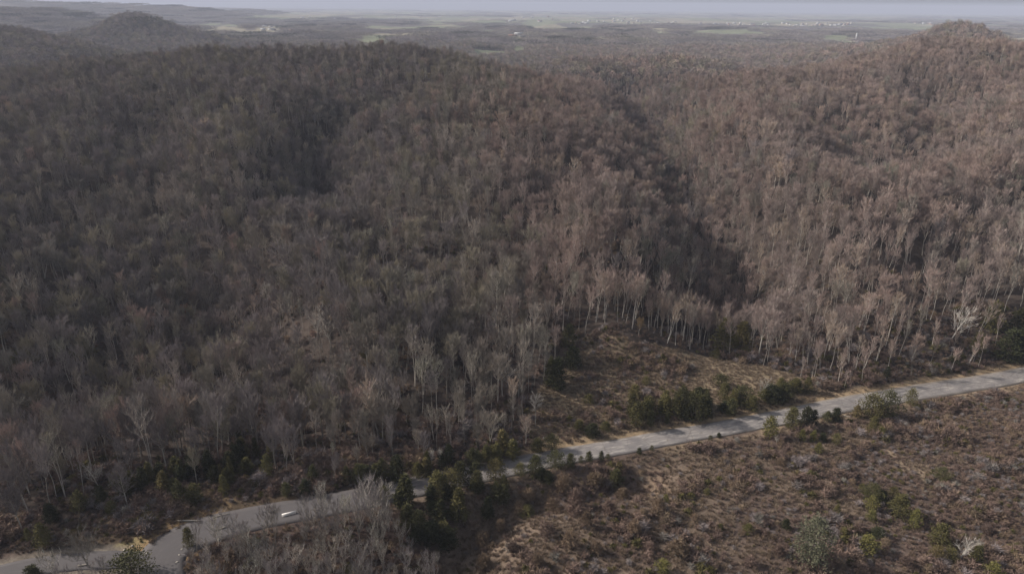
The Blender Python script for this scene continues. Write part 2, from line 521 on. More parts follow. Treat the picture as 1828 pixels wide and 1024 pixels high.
M['silo_metal'] = simple('silo_metal', (.66, .66, .66), (.5, .5, .5), .1, .5)

# ------------------------------------------------------------------ ground sheet
def build_ground():
    fr = np.radians(np.linspace(-50, 50, 430))
    bk = np.radians(np.linspace(50, 310, 60)[1:-1])
    th = np.r_[fr, bk]
    rr = np.r_[np.geomspace(8, 95, 14)[:-1], np.geomspace(95, 900, 330)[:-1], np.geomspace(900, 6000, 230)[:-1], np.geomspace(6000, 25500, 80)]
    T, Rr = np.meshgrid(th, rr)
    X = Rr * np.sin(T); Y = Rr * np.cos(T)
    Z = height(X.ravel(), Y.ravel())
    nT, nR = len(th), len(rr)
    V = np.c_[X.ravel(), Y.ravel(), Z]
    V = np.r_[V, [[0, 0, -2.0]]]
    i = np.arange(nR - 1)[:, None] * nT + np.arange(nT)[None]
    j = np.arange(nR - 1)[:, None] * nT + (np.arange(nT)[None] + 1) % nT
    F = np.stack([i, j, j + nT, i + nT], -1).reshape(-1, 4)[:, ::-1]
    cen = len(V) - 1
    tri = np.array([[cen, cen, k, (k + 1) % nT] for k in range(nT)])
    faces = F.tolist() + [[cen, (k + 1) % nT, k] for k in range(nT)]
    me = mesh_from('ground', V, faces, [M['ground']], None, True)
    x, y = V[:, 0], V[:, 1]; r = np.hypot(x, y)
    col = np.tile(np.array([.060, .047, .040]), (len(V), 1))
    def put(mask, c):
        nonlocal col
        k = np.clip(np.asarray(mask, float), 0, 1)[:, None]
        col = col * (1 - k) + np.array(c) * k
    nearf = inside_near(x, y) & (r < 420)
    put(nearf, (.100, .073, .060))
    tan = smooth(.52, .66, fbm(x, y, 26, 3, 41))
    put(nearf * tan * .8, (.160, .120, .090))
    clr = inpoly(x, y, CLEARING) & (r < 400)
    put(clr, (.150, .115, .080))
    put(clr * smooth(.45, .6, fbm(x, y, 18, 3, 44)), (.200, .155, .104))
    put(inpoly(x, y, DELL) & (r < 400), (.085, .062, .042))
    put(inpoly(x, y, THICKET) & (r < 300), (.085, .060, .05))
    dr = seg_dist(x, y, ROAD[::2])
    far_side = (~inside_near(x, y)) & (x > 0)
    put((far_side & (r < 420)) * (1 - smooth(6.5, 9, dr)) * smooth(-5, 10, x), (.26, .19, .12))
    put(((x > 45) & inside_near(x, y) & (r < 500)) * (1 - smooth(5.5, 9.5, dr)) * smooth(.3, .5, fbm(x, y, 9, 2, 8)), (.22, .165, .115))
    put(inpoly(x, y, ISLAND) & (r < 300), (.30, .25, .13))
    dt = seg_dist(x, y, TRACK[::2])
    put((r < 300) * (1 - smooth(3.5, 6, dt)), (.19, .16, .13))
    isl = (r < 300) & (x < -72) & (dr < 16) & ~inside_near(x, y)
    put(isl * (1 - smooth(6, 12, dr)), (.24, .165, .09))
    TRAIL = np.array(gp([(1590, 812), (1612, 828), (1650, 848), (1690, 862), (1720, 870), (1760, 872)]))
    put((r < 400) * (1 - smooth(1.5, 4.5, seg_dist(x, y, TRAIL))), (.25, .19, .135))
    TR2 = np.array(gp([(1150, 828), (1160, 850), (1172, 872), (1185, 895)]))
    put((r < 400) * (1 - smooth(1.5, 5, seg_dist(x, y, TR2))) * .8, (.23, .168, .12))
    # far country
    fm = fieldmask(x, y)
    wood = (r > 1200)
    put(wood * smooth(1200, 1800, r), (.11, .092, .082))
    put(fm & (r > 1500), (.18, .19, .12))
    put((fm & (r > 1500)) * smooth(.5, .6, vnoise(x, y, 300, 3)), (.26, .23, .165))
    put((fm & (r > 1500)) * smooth(.62, .7, vnoise(x, y * .6, 180, 8)), (.11, .10, .085))
    ca = me.color_attributes.new('cover', 'FLOAT_COLOR', 'POINT')
    ca.data.foreach_set('color', np.c_[col, np.ones(len(col))].astype(np.float32).ravel())
    o = link('ground', me); tag(o, kind='structure')
build_ground()

def strip(name, pl, width, mat, z, jit=.25, thick=.25, seed=3):
    pl = np.array(pl)
    # resample
    seg = np.r_[0, np.cumsum(np.hypot(*np.diff(pl, axis=0).T))]
    s = np.arange(0, seg[-1], 1.2)
    P = np.c_[np.interp(s, seg, pl[:, 0]), np.interp(s, seg, pl[:, 1])]
    T = np.gradient(P, axis=0); T /= np.linalg.norm(T, axis=1)[:, None]
    Nn = np.c_[-T[:, 1], T[:, 0]]
    us = np.linspace(-1, 1, 7)
    n = len(s)
    V = []; uv = []
    for k, u in enumerate(us):
        w = width(s) if callable(width) else width
        off = u * w
        if abs(u) == 1: off = off + np.sign(u) * jit * (fbm(s, s * 0 + u * 5 + seed, 3.5, 3, seed) - .5) * 2
        p = P + Nn * np.broadcast_to(off, (n,))[:, None]
        V.append(np.c_[p, np.full(n, z) + .06 * (1 - u * u)]); uv.append(np.c_[np.broadcast_to(off, (n,)), s])
    for u, k in ((-1, 0), (1, -1)):
        q = V[0 if u < 0 else len(us) - 1].copy(); q[:, 2] -= thick; V.append(q); uv.append(uv[0 if u < 0 else len(us) - 1])
    V = np.concatenate(V); uv = np.concatenate(uv)
    order = [len(us)] + list(range(len(us))) + [len(us) + 1]
    F = []
    for a, b in zip(order[:-1], order[1:]):
        i = np.arange(n - 1)
        F.append(np.c_[a * n + i, b * n + i, b * n + i + 1, a * n + i + 1][:, ::-1])
    F = np.concatenate(F)
    me = mesh_from(name, V, F, [mat], None, True)
    uvl = me.uv_layers.new(name='UVMap')
    uvl.data.foreach_set('uv', uv[F.ravel()].astype(np.float32).ravel())
    return link(name, me)
tag(strip('road', ROAD[::-1], lambda s: 4.1 + .35 * np.sin(s * .03) + 1.6 * np.exp(-((s - 22) / 14) ** 2), M['road'], .02), kind='structure')
tag(strip('track', TRACK, 2.9, M['road'], .012, .5, seed=9), kind='structure')

# ------------------------------------------------------------------ plant shapes
class G:
    def __init__(s): s.V = []; s.F = []; s.m = []
    def tube(s, P, R, n=4, mat=0):
        b = len(s.V)
        for i, (p, r) in enumerate(zip(P, R)):
            t = (P[min(i + 1, len(P) - 1)] - P[max(i - 1, 0)]).normalized()
            a = t.orthogonal().normalized(); c = t.cross(a)
            for k in range(n):
                an = 2 * PI * k / n
                s.V.append(p + (a * math.cos(an) + c * math.sin(an)) * r)
        for i in range(len(P) - 1):
            for k in range(n):
                s.F.append((b + i * n + k, b + i * n + (k + 1) % n, b + (i + 1) * n + (k + 1) % n, b + (i + 1) * n + k)); s.m.append(mat)
    def tri(s, a, b_, c, mat=0):
        b = len(s.V); s.V += [a, b_, c]; s.F.append((b, b + 1, b + 2)); s.m.append(mat)
    def quad(s, a, b_, c, d, mat=0):
        b = len(s.V); s.V += [a, b_, c, d]; s.F.append((b, b + 1, b + 2, b + 3)); s.m.append(mat)
    def mesh(s, name, mats): return mesh_from(name, [tuple(v) for v in s.V], s.F, mats, s.m)

def rv(R):
    while True:
        v = Vector((R.uniform(-1, 1), R.uniform(-1, 1), R.uniform(-1, 1)))
        if .05 < v.length < 1: return v.normalized()

def bare_tree(seed, H=19, cb=.36, cr=4.4, nl=20, ntw=1500, r0=.26, up=.9, tw=.035, multi=1, tl=1.5, lean=.02, top=1.0, fan=.75):
    """trunk with limbs, and a crown of branches and twigs"""
    R = random.Random(seed)
    T, Cn = G(), G()
    anchors = []
    for st in range(multi):
        ba = R.uniform(0, 2 * PI)
        sp = 0 if multi == 1 else R.uniform(.08, .3)
        Hh = H * (1 if st == 0 else R.uniform(.7, .97))
        P = []; x = y = 0
        n = 9
        for i in range(n):
            f = i / (n - 1)
            x += R.uniform(-1, 1) * .02 * H / n * 3; y += R.uniform(-1, 1) * .02 * H / n * 3
            P.append(Vector((x + math.cos(ba) * sp * Hh * f + lean * H * f * f, y + math.sin(ba) * sp * Hh * f, Hh * f * .96)))
        rad = [max(.03, r0 / math.sqrt(multi) * (1.25 if i == 0 else 1) * (1 - i / (n - 1) * .88)) for i in range(n)]
        T.tube(P, rad, 6)
        def tp(f):
            q = f * (n - 1); i = min(int(q), n - 2); return P[i].lerp(P[i + 1], q - i)
        k = nl // multi
        for i in range(k):
            f = cb + (.97 - cb) * ((i + R.random()) / k)
            p0 = tp(f)
            t = (f - cb) / (1 - cb)
            env = cr * (math.sin(PI * min(1, .18 + t * .80)) ** .6) * top
            a = i * 2.4 + R.uniform(-.5, .5)
            out = env * R.uniform(.65, 1.05)
            rise = out * up * R.uniform(.6, 1.3) + .4
            d = Vector((math.cos(a) * out, math.sin(a) * out, rise))
            b1 = p0 + d * .5 + Vector((0, 0, -.08 * out)) + rv(R) * .15 * out
            b2 = p0 + d + rv(R) * .1 * out
            rr = max(.035, r0 * .33 * (1 - f * .7))
            T.tube([p0, b1, b2], [rr, rr * .65, .02], 3)
            for q in (.35, .55, .75, .95):
                base_ = (p0.lerp(b1, q * 2) if q < .5 else b1.lerp(b2, q * 2 - 1))
                dd = (d.normalized() * .7 + rv(R) * .8 + Vector((0, 0, .45 * up))).normalized()
                ln = out * R.uniform(.3, .55) + .3
                e = base_ + dd * ln
                Cn.tube([base_, e], [.045, .014], 3, 1)
                anchors += [(base_, dd, ln), (e, dd, ln)]
                d2 = (dd + rv(R) * .9).normalized()
                e2 = base_.lerp(e, .5) + d2 * ln * .7
                Cn.tube([base_.lerp(e, .5), e2], [.028, .01], 3, 1)
                anchors += [(base_.lerp(e, .5), d2, ln), (e2, d2, ln * .7)]
        anchors += [(tp(.97), Vector((0, 0, 1)), 1.0)] * 4
    for i in range(ntw):
        p, d, ln = R.choice(anchors)
        o = p + rv(R) * R.uniform(0, .35) * max(.5, ln * .5)
        piv = Vector((0, 0, H * (cb - .08)))
        dd = ((o - piv).normalized() * fan + d * .45 + rv(R) * .45 + Vector((0, 0, .25 * up))).normalized()
        l = tl * R.uniform(.45, 1.25)
        s_ = dd.cross(rv(R)).normalized() * tw * R.uniform(.7, 1.6)
        Cn.tri(o - s_, o + s_, o + dd * l)
    return T, Cn

def evergreen(seed, H=8, W=3.4, shape='cone', n=2300, leaf=.30):
    """dense crown built of small sprays held at the ends of unequal boughs"""
    R = random.Random(seed)
    T, Cn = G(), G()
    T.tube([Vector((0, 0, 0)), Vector((0, 0, H * .5)), Vector((0, 0, H * .93))], [.16, .1, .03], 6)
    boughs = []; lobe = R.uniform(0, 6)
    nb = 95
    for i in range(nb):
        t = ((i + .5) / nb) ** .9
        z = H * (.04 + .93 * t)
        if shape == 'cone': e = (1 - t) ** .75 * (0.55 + .45 * min(1, t * 6))
        elif shape == 'round': e = math.sin(PI * min(.985, .12 + .87 * t)) ** .55
        else: e = (1 - t) ** .5 * min(1, .5 + t * 2.5)
        a = i * 2.399 + R.uniform(-.4, .4)
        ro = W / 2 * e * R.uniform(.58, 1.14) * (1 + .16 * math.sin(3 * a + lobe + z) + .1 * math.sin(5 * a + z * 2))
        boughs.append((Vector((math.cos(a) * ro, math.sin(a) * ro, z + R.uniform(-.04, .07) * H)), ro, a))
        if i % 3 == 0:
            T.tube([Vector((0, 0, z * .92)), boughs[-1][0] * .9], [.035, .012], 3)
    for i in range(n):
        p, ro, a = R.choice(boughs)
        cs = .13 * W + .1
        q = p * 1.0
        inn = R.random() ** 2.2
        q = Vector((p.x * (1 - inn * .8), p.y * (1 - inn * .8), p.z)) + rv(R) * cs * R.uniform(.3, 1.1)
        if q.z < .1: q.z = .1
        d = (Vector((math.cos(a), math.sin(a), .5)) + rv(R) * .9).normalized()
        s_ = d.cross(rv(R)).normalized()
        l = leaf * R.uniform(.6, 1.3)
        Cn.quad(q - s_ * l * .38, q + d * l * .5 - s_ * l * .2, q + d * l, q + s_ * l * .38)
    return T, Cn

def pine(seed, H=11, W=7):
    R = random.Random(seed); T, Cn = G(), G()
    T.tube([Vector((0, 0, 0)), Vector((.1, 0, H * .5)), Vector((0, .1, H))], [.26, .16, .04], 6)
    for lv in range(9):
        t = lv / 8; z = H * (.16 + .8 * t)
        for k in range(7):
            a = k * 2 * PI / 7 + lv * .8 + R.uniform(-.2, .2)
            ln = W / 2 * (1 - t * .8) * R.uniform(.6, 1.1)
            e = Vector((math.cos(a) * ln, math.sin(a) * ln, z + ln * .12))
            T.tube([Vector((0, 0, z)), e], [.07, .02], 3)
            for j in range(60):
                q = Vector((0, 0, z)).lerp(e, R.uniform(.3, 1.05)) + Vector((R.uniform(-.5, .5), R.uniform(-.5, .5), R.uniform(-.1, .3)))
                d = (Vector((math.cos(a), math.sin(a), .5)) + rv(R) * .7).normalized(); s_ = d.cross(rv(R)).normalized()
                l = .42 * R.uniform(.6, 1.2)
                Cn.quad(q - s_ * l * .22, q + d * l * .6 - s_ * l * .16, q + d * l, q + s_ * l * .22)
    return T, Cn

def leafy_shrub(seed, H=2.6, W=3.0, n=900, leaf=.2, tw=.03):
    """twiggy rounded shrub: stems fanning from the root, fine twigs filling the dome"""
    R = random.Random(seed); g = G()
    tips = []
    for i in range(34):
        a = i * 2.4; u = math.sqrt((i + .5) / 34)
        e = Vector((math.cos(a) * W / 2 * u, math.sin(a) * W / 2 * u, H * math.sqrt(max(.06, 1 - u * u * .9)) * R.uniform(.75, 1.05)))
        m_ = Vector((e.x * .35, e.y * .35, e.z * .55))
        g.tube([Vector((e.x * .06, e.y * .06, 0)), m_, e], [.035, .022, .008], 3)
        tips.append((m_, e))
    for i in range(n):
        m_, e = R.choice(tips)
        o = m_.lerp(e, R.uniform(.3, 1.0)) + rv(R) * R.uniform(0, .22) * W * .5
        o.z = max(.03, o.z)
        d = (e.normalized() + rv(R) * 1.1).normalized()
        s_ = d.cross(rv(R)).normalized() * tw * R.uniform(.7, 1.8)
        g.tri(o - s_, o + s_, o + d * leaf * R.uniform(1., 2.6))
    return g

def tuft(seed, n=34, h=.9):
    R = random.Random(seed); g = G()
    for i in range(n):
        a = R.uniform(0, 2 * PI); r = R.uniform(0, .4)
        o = Vector((math.cos(a) * r, math.sin(a) * r, 0))
        d = Vector((math.cos(a) * R.uniform(.1, .8), math.sin(a) * R.uniform(.1, .8), 1)).normalized()
        s_ = d.cross(rv(R)).normalized() * .045
        g.tri(o - s_, o + s_, o + d * h * R.uniform(.5, 1.1))
    return g

def crown_far(seed, H=17, cr=4.6, n=60, size=1.6, z0=0.45):
    """a bare crown reduced to loose twig fans, for trees beyond a kilometre"""
    R = random.Random(seed); g = G()
    g.tube([Vector((0, 0, 0)), Vector((0, 0, H * .8))], [.32, .12], 3, 0)
    for i in range(n):
        v = rv(R); k = R.random() ** .4
        p = Vector((v.x * cr * k, v.y * cr * k, H * (z0 + (1 - z0) / 2) + v.z * k * H * (1 - z0) / 2))
        d = (v + rv(R) * .8 + Vector((0, 0, .6))).normalized(); s_ = d.cross(rv(R)).normalized() * size * .13
        g.tri(p - s_, p + s_, p + d * size * R.uniform(.7, 1.5), 1)
    return g

# kinds of bare tree: (shape, twig material, bark material)
SH = {}
SH['broad1'] = bare_tree(11, 18.5, .34, 4.5, 24, 2900, up=1.15, tw=.032, tl=2.1)
SH['broad2'] = bare_tree(12, 17, .40, 3.7, 22, 2500, up=1.4, tw=.032, tl=2.0)
SH['broad3'] = bare_tree(13, 20, .44, 4.0, 22, 2600, up=1.3, lean=.05, tw=.032, tl=2.1)
SH['broad4'] = bare_tree(19, 19, .30, 5.2, 26, 3000, up=1.0, tw=.032, tl=2.2, multi=2, r0=.3)
SH['broad5'] = bare_tree(20, 18, .42, 3.2, 22, 1500, up=1.6, tw=.03, tl=1.9, lean=-.03)
SH['tall1'] = bare_tree(14, 23, .54, 2.9, 18, 1400, .16, 1.6, tw=.03, tl=1.8)
SH['tall2'] = bare_tree(15, 21, .56, 2.6, 16, 1150, .13, 1.9, tw=.03, tl=1.8, lean=.06)
SH['tall3'] = bare_tree(22, 22, .48, 2.7, 18, 1000, .17, 1.7, tw=.03, tl=1.7, lean=-.04, multi=2)
SH['sapling'] = bare_tree(16, 8.5, .25, 1.8, 18, 480, .10, 1.6, .020, 3, 1.2)
SH['open'] = bare_tree(18, 11, .25, 4.0, 18, 420, .26, 1.1, .024, 2, 1.2)
SH['spread'] = bare_tree(17, 10.5, .2, 4.8, 30, 1500, .22, 1.2, .024, 4, 1.4)
KINDS = {}
def kind(name, shape, twig, bark):
    T, Cn = SH[shape]
    KINDS[name] = (T.mesh('trunk_' + name, [M[bark]]), Cn.mesh('crown_' + name, [M[twig], M[bark]]), T, Cn, twig, bark)
for s in ('broad1', 'broad2', 'broad3', 'broad4', 'broad5'):
    for t in ('grey', 'mauve', 'dusk', 'olive'):
        kind(s + t, s, 'twig_' + t, 'bark_grey')
for s in ('tall1', 'tall2', 'tall3'):
    kind(s + 'mauve', s, 'twig_mauve', 'bark_pale'); kind(s + 'grey', s, 'twig_grey', 'bark_pale'); kind(s + 'dusk', s, 'twig_dusk', 'bark_grey')
kind('sapling', 'sapling', 'twig_dusk', 'bark_grey'); kind('saplinggrey', 'sapling', 'twig_grey', 'bark_pale')
kind('white', 'open', 'bark_pale', 'bark_white'); kind('spread', 'spread', 'twig_grey', 'bark_grey')
kind('whitetall', 'tall1', 'bark_pale', 'bark_white')
SH['rust'] = SH['broad2']
kind('rust', 'broad2', 'leaf_rust', 'bark_grey'); kind('tanleaf', 'broad1', 'leaf_tan', 'bark_grey')
KN = list(KINDS)

def add_tree(kname, x, y, h, label, group=None, rz=None, name='bare_tree', cat='tree', tilt=0, wide=1.0):
    T_, C_, T, Cn, _, _ = KINDS[kname]
    H0 = max(v.z for v in Cn.V)
    s = h / H0
    root = bpy.data.objects.new(name, None); COL.objects.link(root)
    root.empty_display_size = .5
    root.location = (x, y, hz(x, y) - .1); root.rotation_euler = (0, tilt, random.uniform(0, 6.28) if rz is None else rz); root.scale = (s * wide, s * wide, s)
    tag(root, label, cat, group)
    link('trunk', T_, root); link('crown', C_, root)
    return root

def stuff_gn(name, sources, pts, label, cat):
    """one object: the source plants (as mesh pieces) and the points they stand on; nodes set them out.
    sources: list of (G objects list, [materials])  pts: arrays x,y,z,k,s,rz,tilt"""
    Vs, Fs, Ms, src = [], [], [], []
    mats, off = [], 0
    for k, (gs) in enumerate(sources):
        for g, gm in gs:
            mo = []
            for m_ in gm:
                if m_ not in mats: mats.append(m_)
                mo.append(mats.index(m_))
            Vs.append(np.array([tuple(v) for v in g.V], np.float32))
            Fs += [tuple(i + off for i in f) for f in g.F]
            Ms += [mo[min(q, len(mo) - 1)] for q in g.m]
            src.append(np.full(len(g.V), k)); off += len(g.V)
    x, y, z, kk, s, rz, tilt = pts
    nV = off
    Vs.append(np.c_[x, y, z].astype(np.float32)); src.append(100 + kk.astype(int))
    V = np.concatenate(Vs)
    me = mesh_from(name, V, Fs, [M[m_] for m_ in mats], Ms)
    a = me.attributes.new('src', 'INT', 'POINT'); a.data.foreach_set('value', np.concatenate(src).astype(np.int32))
    s = np.asarray(s, float)
    if s.ndim == 1: s = np.c_[s, s, s]
    sc_full = np.ones((len(V), 3), np.float32); sc_full[nV:] = s
    a = me.attributes.new('size', 'FLOAT_VECTOR', 'POINT'); a.data.foreach_set('vector', sc_full.ravel())
    rt = np.zeros((len(V), 3), np.float32); rt[nV:, 2] = rz; rt[nV:, 0] = tilt
    a = me.attributes.new('turn', 'FLOAT_VECTOR', 'POINT'); a.data.foreach_set('vector', rt.ravel())
    o = link(name, me)
    tag(o, label, cat, kind='stuff')
    ng = bpy.data.node_groups.new(name + '_scatter', 'GeometryNodeTree')
    ng.interface.new_socket('Geometry', in_out='INPUT', socket_type='NodeSocketGeometry')
    ng.interface.new_socket('Geometry', in_out='OUTPUT', socket_type='NodeSocketGeometry')
    N, L = ng.nodes, ng.links
    gi = N.new('NodeGroupInput'); go = N.new('NodeGroupOutput'); jn = N.new('GeometryNodeJoinGeometry')
    def attr(nm, ty):
        n = N.new('GeometryNodeInputNamedAttribute'); n.data_type = ty; n.inputs['Name'].default_value = nm
        return n.outputs['Attribute']
    for k in range(len(sources)):
        def sep(val):
            c = N.new('FunctionNodeCompare'); c.data_type = 'INT'; c.operation = 'EQUAL'
            ins = [i for i in c.inputs if i.enabled and i.type == 'INT']
            L.new(attr('src', 'INT'), ins[0]); ins[1].default_value = val
            s_ = N.new('GeometryNodeSeparateGeometry'); s_.domain = 'POINT'
            L.new(gi.outputs[0], s_.inputs['Geometry']); L.new(c.outputs[0], s_.inputs['Selection'])
            return s_.outputs['Selection']
        ip = N.new('GeometryNodeInstanceOnPoints')
        L.new(sep(100 + k), ip.inputs['Points']); L.new(sep(k), ip.inputs['Instance'])
        L.new(attr('turn', 'FLOAT_VECTOR'), ip.inputs['Rotation']); L.new(attr('size', 'FLOAT_VECTOR'), ip.inputs['Scale'])
        L.new(ip.outputs[0], jn.inputs[0])
    L.new(jn.outputs[0], go.inputs[0])
    md = o.modifiers.new('scatter', 'NODES'); md.node_group = ng
    return o

# ------------------------------------------------------------------ the wooded hill
def jitter_wedge(r0, r1, sp, amax, seed):
    R = np.random.default_rng(seed)
    xs = np.arange(-r1, r1, sp); ys = np.arange(0, r1, sp)
    X, Y = np.meshgrid(xs, ys)
    X = X.ravel() + R.uniform(-.45, .45, X.size) * sp; Y = Y.ravel() + R.uniform(-.45, .45, Y.size) * sp
    r = np.hypot(X, Y); a = np.abs(np.degrees(np.arctan2(X, Y)))
    m = (r > r0) & (r < r1) & (a < amax)
    return X[m], Y[m]
def in_forest(x, y):
    nb = np.hypot(x, y) < 420
    dr = np.minimum(seg_dist(x, y, ROAD[::3]), seg_dist(x, y, TRACK[::3]))
    bad = nb & (inside_near(x, y) | (dr < 7.5) | inpoly(x, y, CLEARING) | inpoly(x, y, DELL) | inpoly(x, y, LITTLE))
    return ~bad
X, Y = jitter_wedge(110, 1000, 5.4, 44, 1)
m = in_forest(X, Y); X, Y = X[m], Y[m]
gapn = fbm(X, Y, 40, 3, 61)
Rn = np.random.default_rng(5)
m = Rn.random(len(X)) < np.where(gapn < .38, .62, .98)
X, Y = X[m], Y[m]
Z = height(X, Y)
PX, PY, D = project(np.c_[X, Y, Z + 10])
# which kind grows where: redder to the right and on the spur (lightened as if sunlit), greyer to the left, tall pale stems low on the right
red = smooth(820, 1000, PX) * .9 + .04
red = red * (1 - .6 * np.exp(-((PX - 1210) / 55) ** 2) * (PY > 150) * (PY < 520))
red = np.clip(red + (.22 + .3 * smooth(700, 950, PX)) * (fbm(X, Y, 70, 2, 71) - .5) * 2, .02, .95)
tallp = np.clip(.28 + .65 * smooth(900, 1250, PX) * smooth(330, 450, PY) + .3 * smooth(600, 900, PX) * smooth(480, 560, PY) + .12 * smooth(500, 700, PY), 0, .85)
tallp = np.where(inpoly(PX, PY, [(450, 60), (880, 60), (880, 125), (450, 125)]), .4, tallp)
dusk = np.clip((1 - smooth(500, 1000, PX)) * .5 + .1 + .5 * (fbm(X, Y, 55, 2, 81) - .5) * 2, 0, .8)
oliv = np.clip(.12 + .7 * (fbm(X, Y, 60, 2, 91) - .42) * 2, 0, .6) * (1 - .6 * red)
def pick():
    out = []
    for i in range(len(X)):
        u = Rn.random(); t = Rn.random() < tallp[i]
        c = 'mauve' if Rn.random() < red[i] else ('dusk' if Rn.random() < dusk[i] else ('olive' if Rn.random() < oliv[i] * 1.6 else 'grey'))
        if t:
            if c == 'olive': c = 'grey'
            out.append(('tall1', 'tall2', 'tall3')[int(u * 3)] + c)
        else:
            out.append(('broad1', 'broad2', 'broad3', 'broad4', 'broad5')[int(u * 5)] + c)
    return out
KD = pick()
HT = Rn.normal(15.8, 3.0, len(X)).clip(8.5, 25) + np.where(np.char.startswith(np.array(KD), 'tall'), 2.5, 0)
HT = HT * np.where(D > 550, .92, 1)
# the lower edge of the wood is younger
HT = HT * (.62 + .38 * smooth(9, 30, np.minimum(seg_dist(X, Y, ROAD[::3]), 100)))

# ---- single trees that stand out -------------------------------------------------
random.seed(3)
taken = []
def px_tree(kname, bx, by, hp, label, tilt=0, name='bare_tree', cat='tree', group=None, wide=1.0):
    x, y = ground_at(bx, by)
    _, _, d = project(np.array([x, y, hz(x, y)]))
    h = hp * float(d) / FPX / .88
    taken.append((x, y, 3.0))
    return add_tree(kname, x, y, h, label, group, None, name, cat, tilt, wide)
px_tree('spread', 158, 1012, 84, 'many stemmed rounded bare tree standing in front of the track')
px_tree('white', 176, 868, 58, 'white limbed bare tree at the foot of the dark wood above the track')
px_tree('whitetall', 134, 850, 60, 'slim pale bare tree just left of the white limbed tree above the track')
px_tree('white', 1712, 998, 58, 'bleached white bare tree with crooked limbs low in the scrub field')
px_tree('white', 693, 884, 36, 'small pale bare tree on the near verge left of the roadside cedars')
px_tree('whitetall', 771, 838, 42, 'pale slender bare tree, left of a pair on the far verge of the road')
px_tree('whitetall', 786, 834, 38, 'pale slender bare tree, right of a pair on the far verge of the road')
px_tree('white', 1357, 712, 44, 'pale fan shaped bare tree rising behind the evergreen hedge in the clearing')
px_tree('white', 1387, 792, 18, 'tiny white bare sapling beside the bright cedar below the road')
px_tree('whitetall', 480, 566, 62, 'white barked tree standing alone among dark trees in the wood', wide=1.3)
px_tree('white', 566, 606, 66, 'taller white branching tree of the pale pair inside the dark wood')
px_tree('white', 590, 612, 60, 'shorter white branching tree of the pale pair inside the dark wood')
px_tree('white', 1698, 606, 66, 'bright white sycamore with spreading limbs above the straight road', tilt=.1)
px_tree('white', 908, 690, 52, 'forked pale tree at the edge of the wood left of the clearing')
px_tree('whitetall', 956, 760, 62, 'pale fan topped tree between the wood and the road left of the clearing', wide=1.4)
px_tree('rust', 332, 574, 34, 'rounded tree still holding rust orange leaves in the dark left wood', wide=1.3)
px_tree('tanleaf', 545, 780, 55, 'bare tree with rusty tan leaves above the road at the left')
px_tree('tanleaf', 1140, 598, 34, 'low tree draped in tan leaves at the top edge of the clearing')
px_tree('white', 1572, 960, 20, 'little grey bare bush tree between cedars in the scrub field')

# ---- thicket of saplings in the left foreground -------------------------------------
R2 = np.random.default_rng(21)
sx, sy = jitter_wedge(100, 175, 3.3, 50, 4)
spx_, spy_, _ = project(np.c_[sx, sy, np.zeros(len(sx))])
mm = inpoly(sx, sy, THICKET) & ~((abs(spx_ - 518) < 24) & (spy_ < 985) & (spy_ > 900)) & (seg_dist(sx, sy, ROAD[::3]) > 5.2)
sx, sy = sx[mm], sy[mm]
lx, ly = jitter_wedge(90, 175, 4.4, 50, 9)
mm2 = inpoly(lx, ly, LITTLE) & (np.minimum(seg_dist(lx, ly, TRACK[::2]), seg_dist(lx, ly, ROAD[::3])) > 5)
SAP = [(a, b, 'thicket') for a, b in zip(sx, sy)] + [(a, b, 'little') for a, b in zip(lx[mm2], ly[mm2])]

# ---- evergreens: (px, py of the foot, height px, width px, kind) -------------------------
EV = {}
def evk(name, mat, *a, **k):
    T, Cn = evergreen(*a, **k)
    EV[name] = (T.mesh('trunk_' + name, [M['bark_dark']]), Cn.mesh('crown_' + name, [M[mat]]), a[1], a[2])
evk('cone', 'cedar', 31, 8, 3.2, 'cone'); evk('coneolive', 'cedar_olive', 32, 8, 3.4, 'cone'); evk('dark', 'cedar_dark', 33, 8, 4, 'egg')
evk('round', 'cedar', 34, 6, 6, 'round'); evk('roundolive', 'cedar_olive', 35, 6, 6, 'round'); evk('egg', 'cedar', 36, 7, 4.6, 'egg')
evk('bright', 'shrub_bright', 37, 5, 4.6, 'egg', 1500); evk('grey', 'shrub_grey', 38, 10, 6.6, 'round', 4200, .3); evk('eggolive', 'cedar_olive', 39, 7, 4.6, 'egg')
T, Cn = pine(41); EV['pine'] = (T.mesh('trunk_pine', [M['bark_dark']]), Cn.mesh('crown_pine', [M['cedar_olive']]), 11, 7)
NEV = 0
def ev(kname, bx, by, hp, wp, label, name='cedar', cat='evergreen', group=None, world_pt=None):
    global NEV
    if world_pt is None: x, y = ground_at(bx, by)
    else: x, y = world_pt
    zz = hz(x, y)
    _, _, d = project(np.array([x, y, zz])); d = float(d)
    T_, C_, H0, W0 = EV[kname]
    h = max(.9, (hp + 3) * d / FPX / .84); w = max(.9, wp * 1.22 * d / FPX)
    root = bpy.data.objects.new(name, None); COL.objects.link(root); root.empty_display_size = .5
    root.location = (x, y, zz - .05); root.rotation_euler = (0, 0, random.uniform(0, 6.28)); root.scale = (w / W0, w / W0, h / H0)
    tag(root, label, cat, group)
    link('trunk', T_, root); link('crown', C_, root)
    taken.append((x, y, w * .5 + .8)); NEV += 1
    return root

